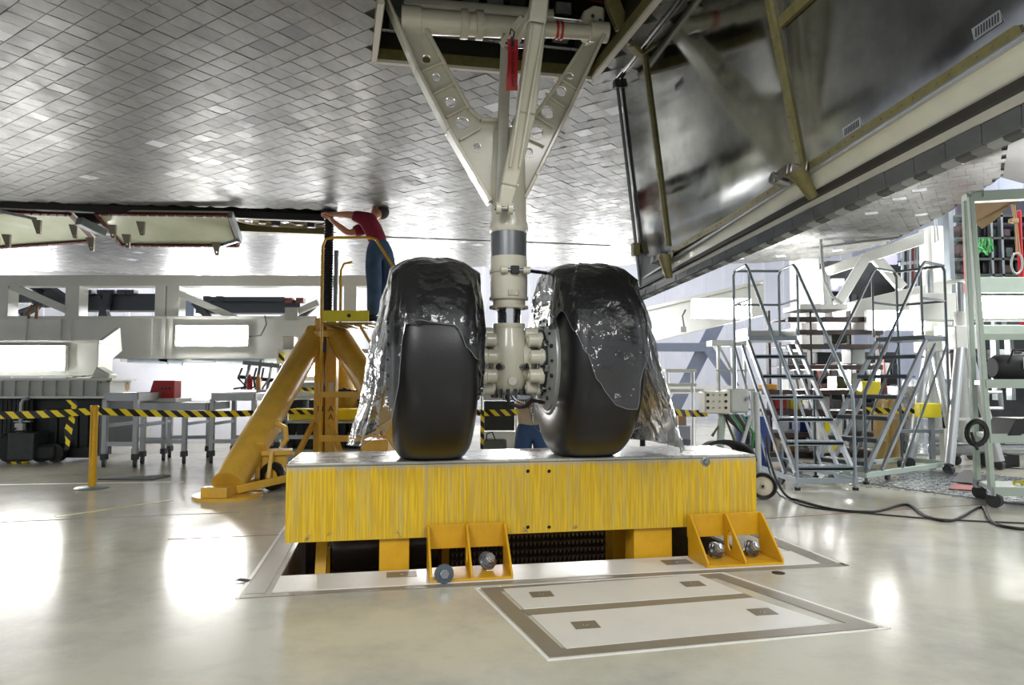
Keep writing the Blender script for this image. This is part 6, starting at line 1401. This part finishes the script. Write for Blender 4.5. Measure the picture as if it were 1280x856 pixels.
solo('blue_drum', MB().lathe([(0, 0), (.2, 0), (.21, .3), (.2, .62), (0, .62)], V((P(940, 570, 8.6).x, 8.6, 0)), n=24), BLUE, 'blue drum behind the electrical box cart', 'drum', (P(940, 570, 8.6).x, 8.6, 0))
# ================================================================ DARK MACHINERY SEEN THROUGH THE RIGHT-HAND FRAMES
rr = random.Random(11)
t = thing('machine_bank', 'dark bank of machine modules standing behind the dark brown steel rack', 'machine', (P(1040, 575, 11.2).x, 11.2, 0), 0)
a, c = P(985, 440, 11.4), P(1125, 570, 11.4); MB().bb((a.x, 11.4, .05), (c.x, 11.9, a.z)).build('back_frame', DARK, t, world=True, bevel=.01)
for j, y in enumerate((452, 474, 498, 522, 546)):
    x = 986
    while x < 1116:
        w_ = 9+rr.random()*12; h_ = 12+rr.random()*8
        pb(x, y+20-h_, min(x+w_, 1124), y+20, 11.0+rr.random()*.15, .3).build('module', [DARK, DK, BROWN, GREYP, LGREY, DGREEN, BLACK][int(rr.random()*7)], t, world=True, bevel=.012); x += w_+2
for i in range(9): MB().tube([P(992+i*14, 446+rr.random()*10, 10.95), P(996+i*14+rr.random()*8, 480+rr.random()*30, 10.9), P(990+i*14+rr.random()*10, 540+rr.random()*20, 10.95)], .018, 6).build('hose', [CABLE, GREYP, REDD][i % 3], t, world=True)
t = thing('overhead_machinery', 'dark machinery with lilac panels seen through the white truss braces', 'machine', (P(1085, 390, 11.8).x, 11.8, P(1085, 386, 11.8).z), 0)
pb(1034, 326, 1135, 386, 12.0, .3).build('backing', DARK, t, world=True)
pb(1040, 348, 1056, 364, 11.9, .08).build('lilac_panel', mat('lilac_panel', 'a8a6c4', .5), t, world=True); pb(1104, 318, 1122, 330, 11.9, .08).build('lilac_panel', mat('lilac_panel', 'a8a6c4'), t, world=True)
for i in range(10): x = 1036+i*9.5; pb(x, 366+rr.random()*8, x+8, 384, 11.75, .2).build('unit', [DARK, DK, GREYP, BLACK][i % 4], t, world=True, bevel=.02)
t = thing('pipe_bundle', 'row of grey and rusty upright pipes beside the white truss column', 'pipes', (P(1146, 365, 10.6).x, 10.6, P(1146, 364, 10.6).z), 0)
for i in range(8):
    x = 1128+i*4.4; MB().cyl(P(x, 364, 10.6), P(x, 304-i*1.2, 10.6), .022, n=8).build('pipe', [GREYP, DARK, ALU, REDD, GREYP, DK][i % 6], t, world=True)
MB().bar(P(1124, 330, 10.6), P(1164, 326, 10.6), .04, .05).build('clamp_bar', GREYP, t, world=True)
t = thing('under_beam_gear', 'dark clutter of machine housings under the long work light at right edge', 'machine', (P(1250, 460, 9.6).x, 9.6, 0), 0)
a, c = P(1186, 422, 9.9), P(1330, 500, 9.9); MB().bb((a.x, 9.9, .3), (c.x, 10.2, a.z)).build('backing', DARK, t, world=True)
for i in range(12): x = 1188+i*11.5; y = 436+rr.random()*16; pb(x, y, x+9+rr.random()*3, y+22+rr.random()*24, 9.7, .25).build('housing', [DARK, GREYP, DK, LGREY, BROWN][int(rr.random()*5)], t, world=True, bevel=.015)
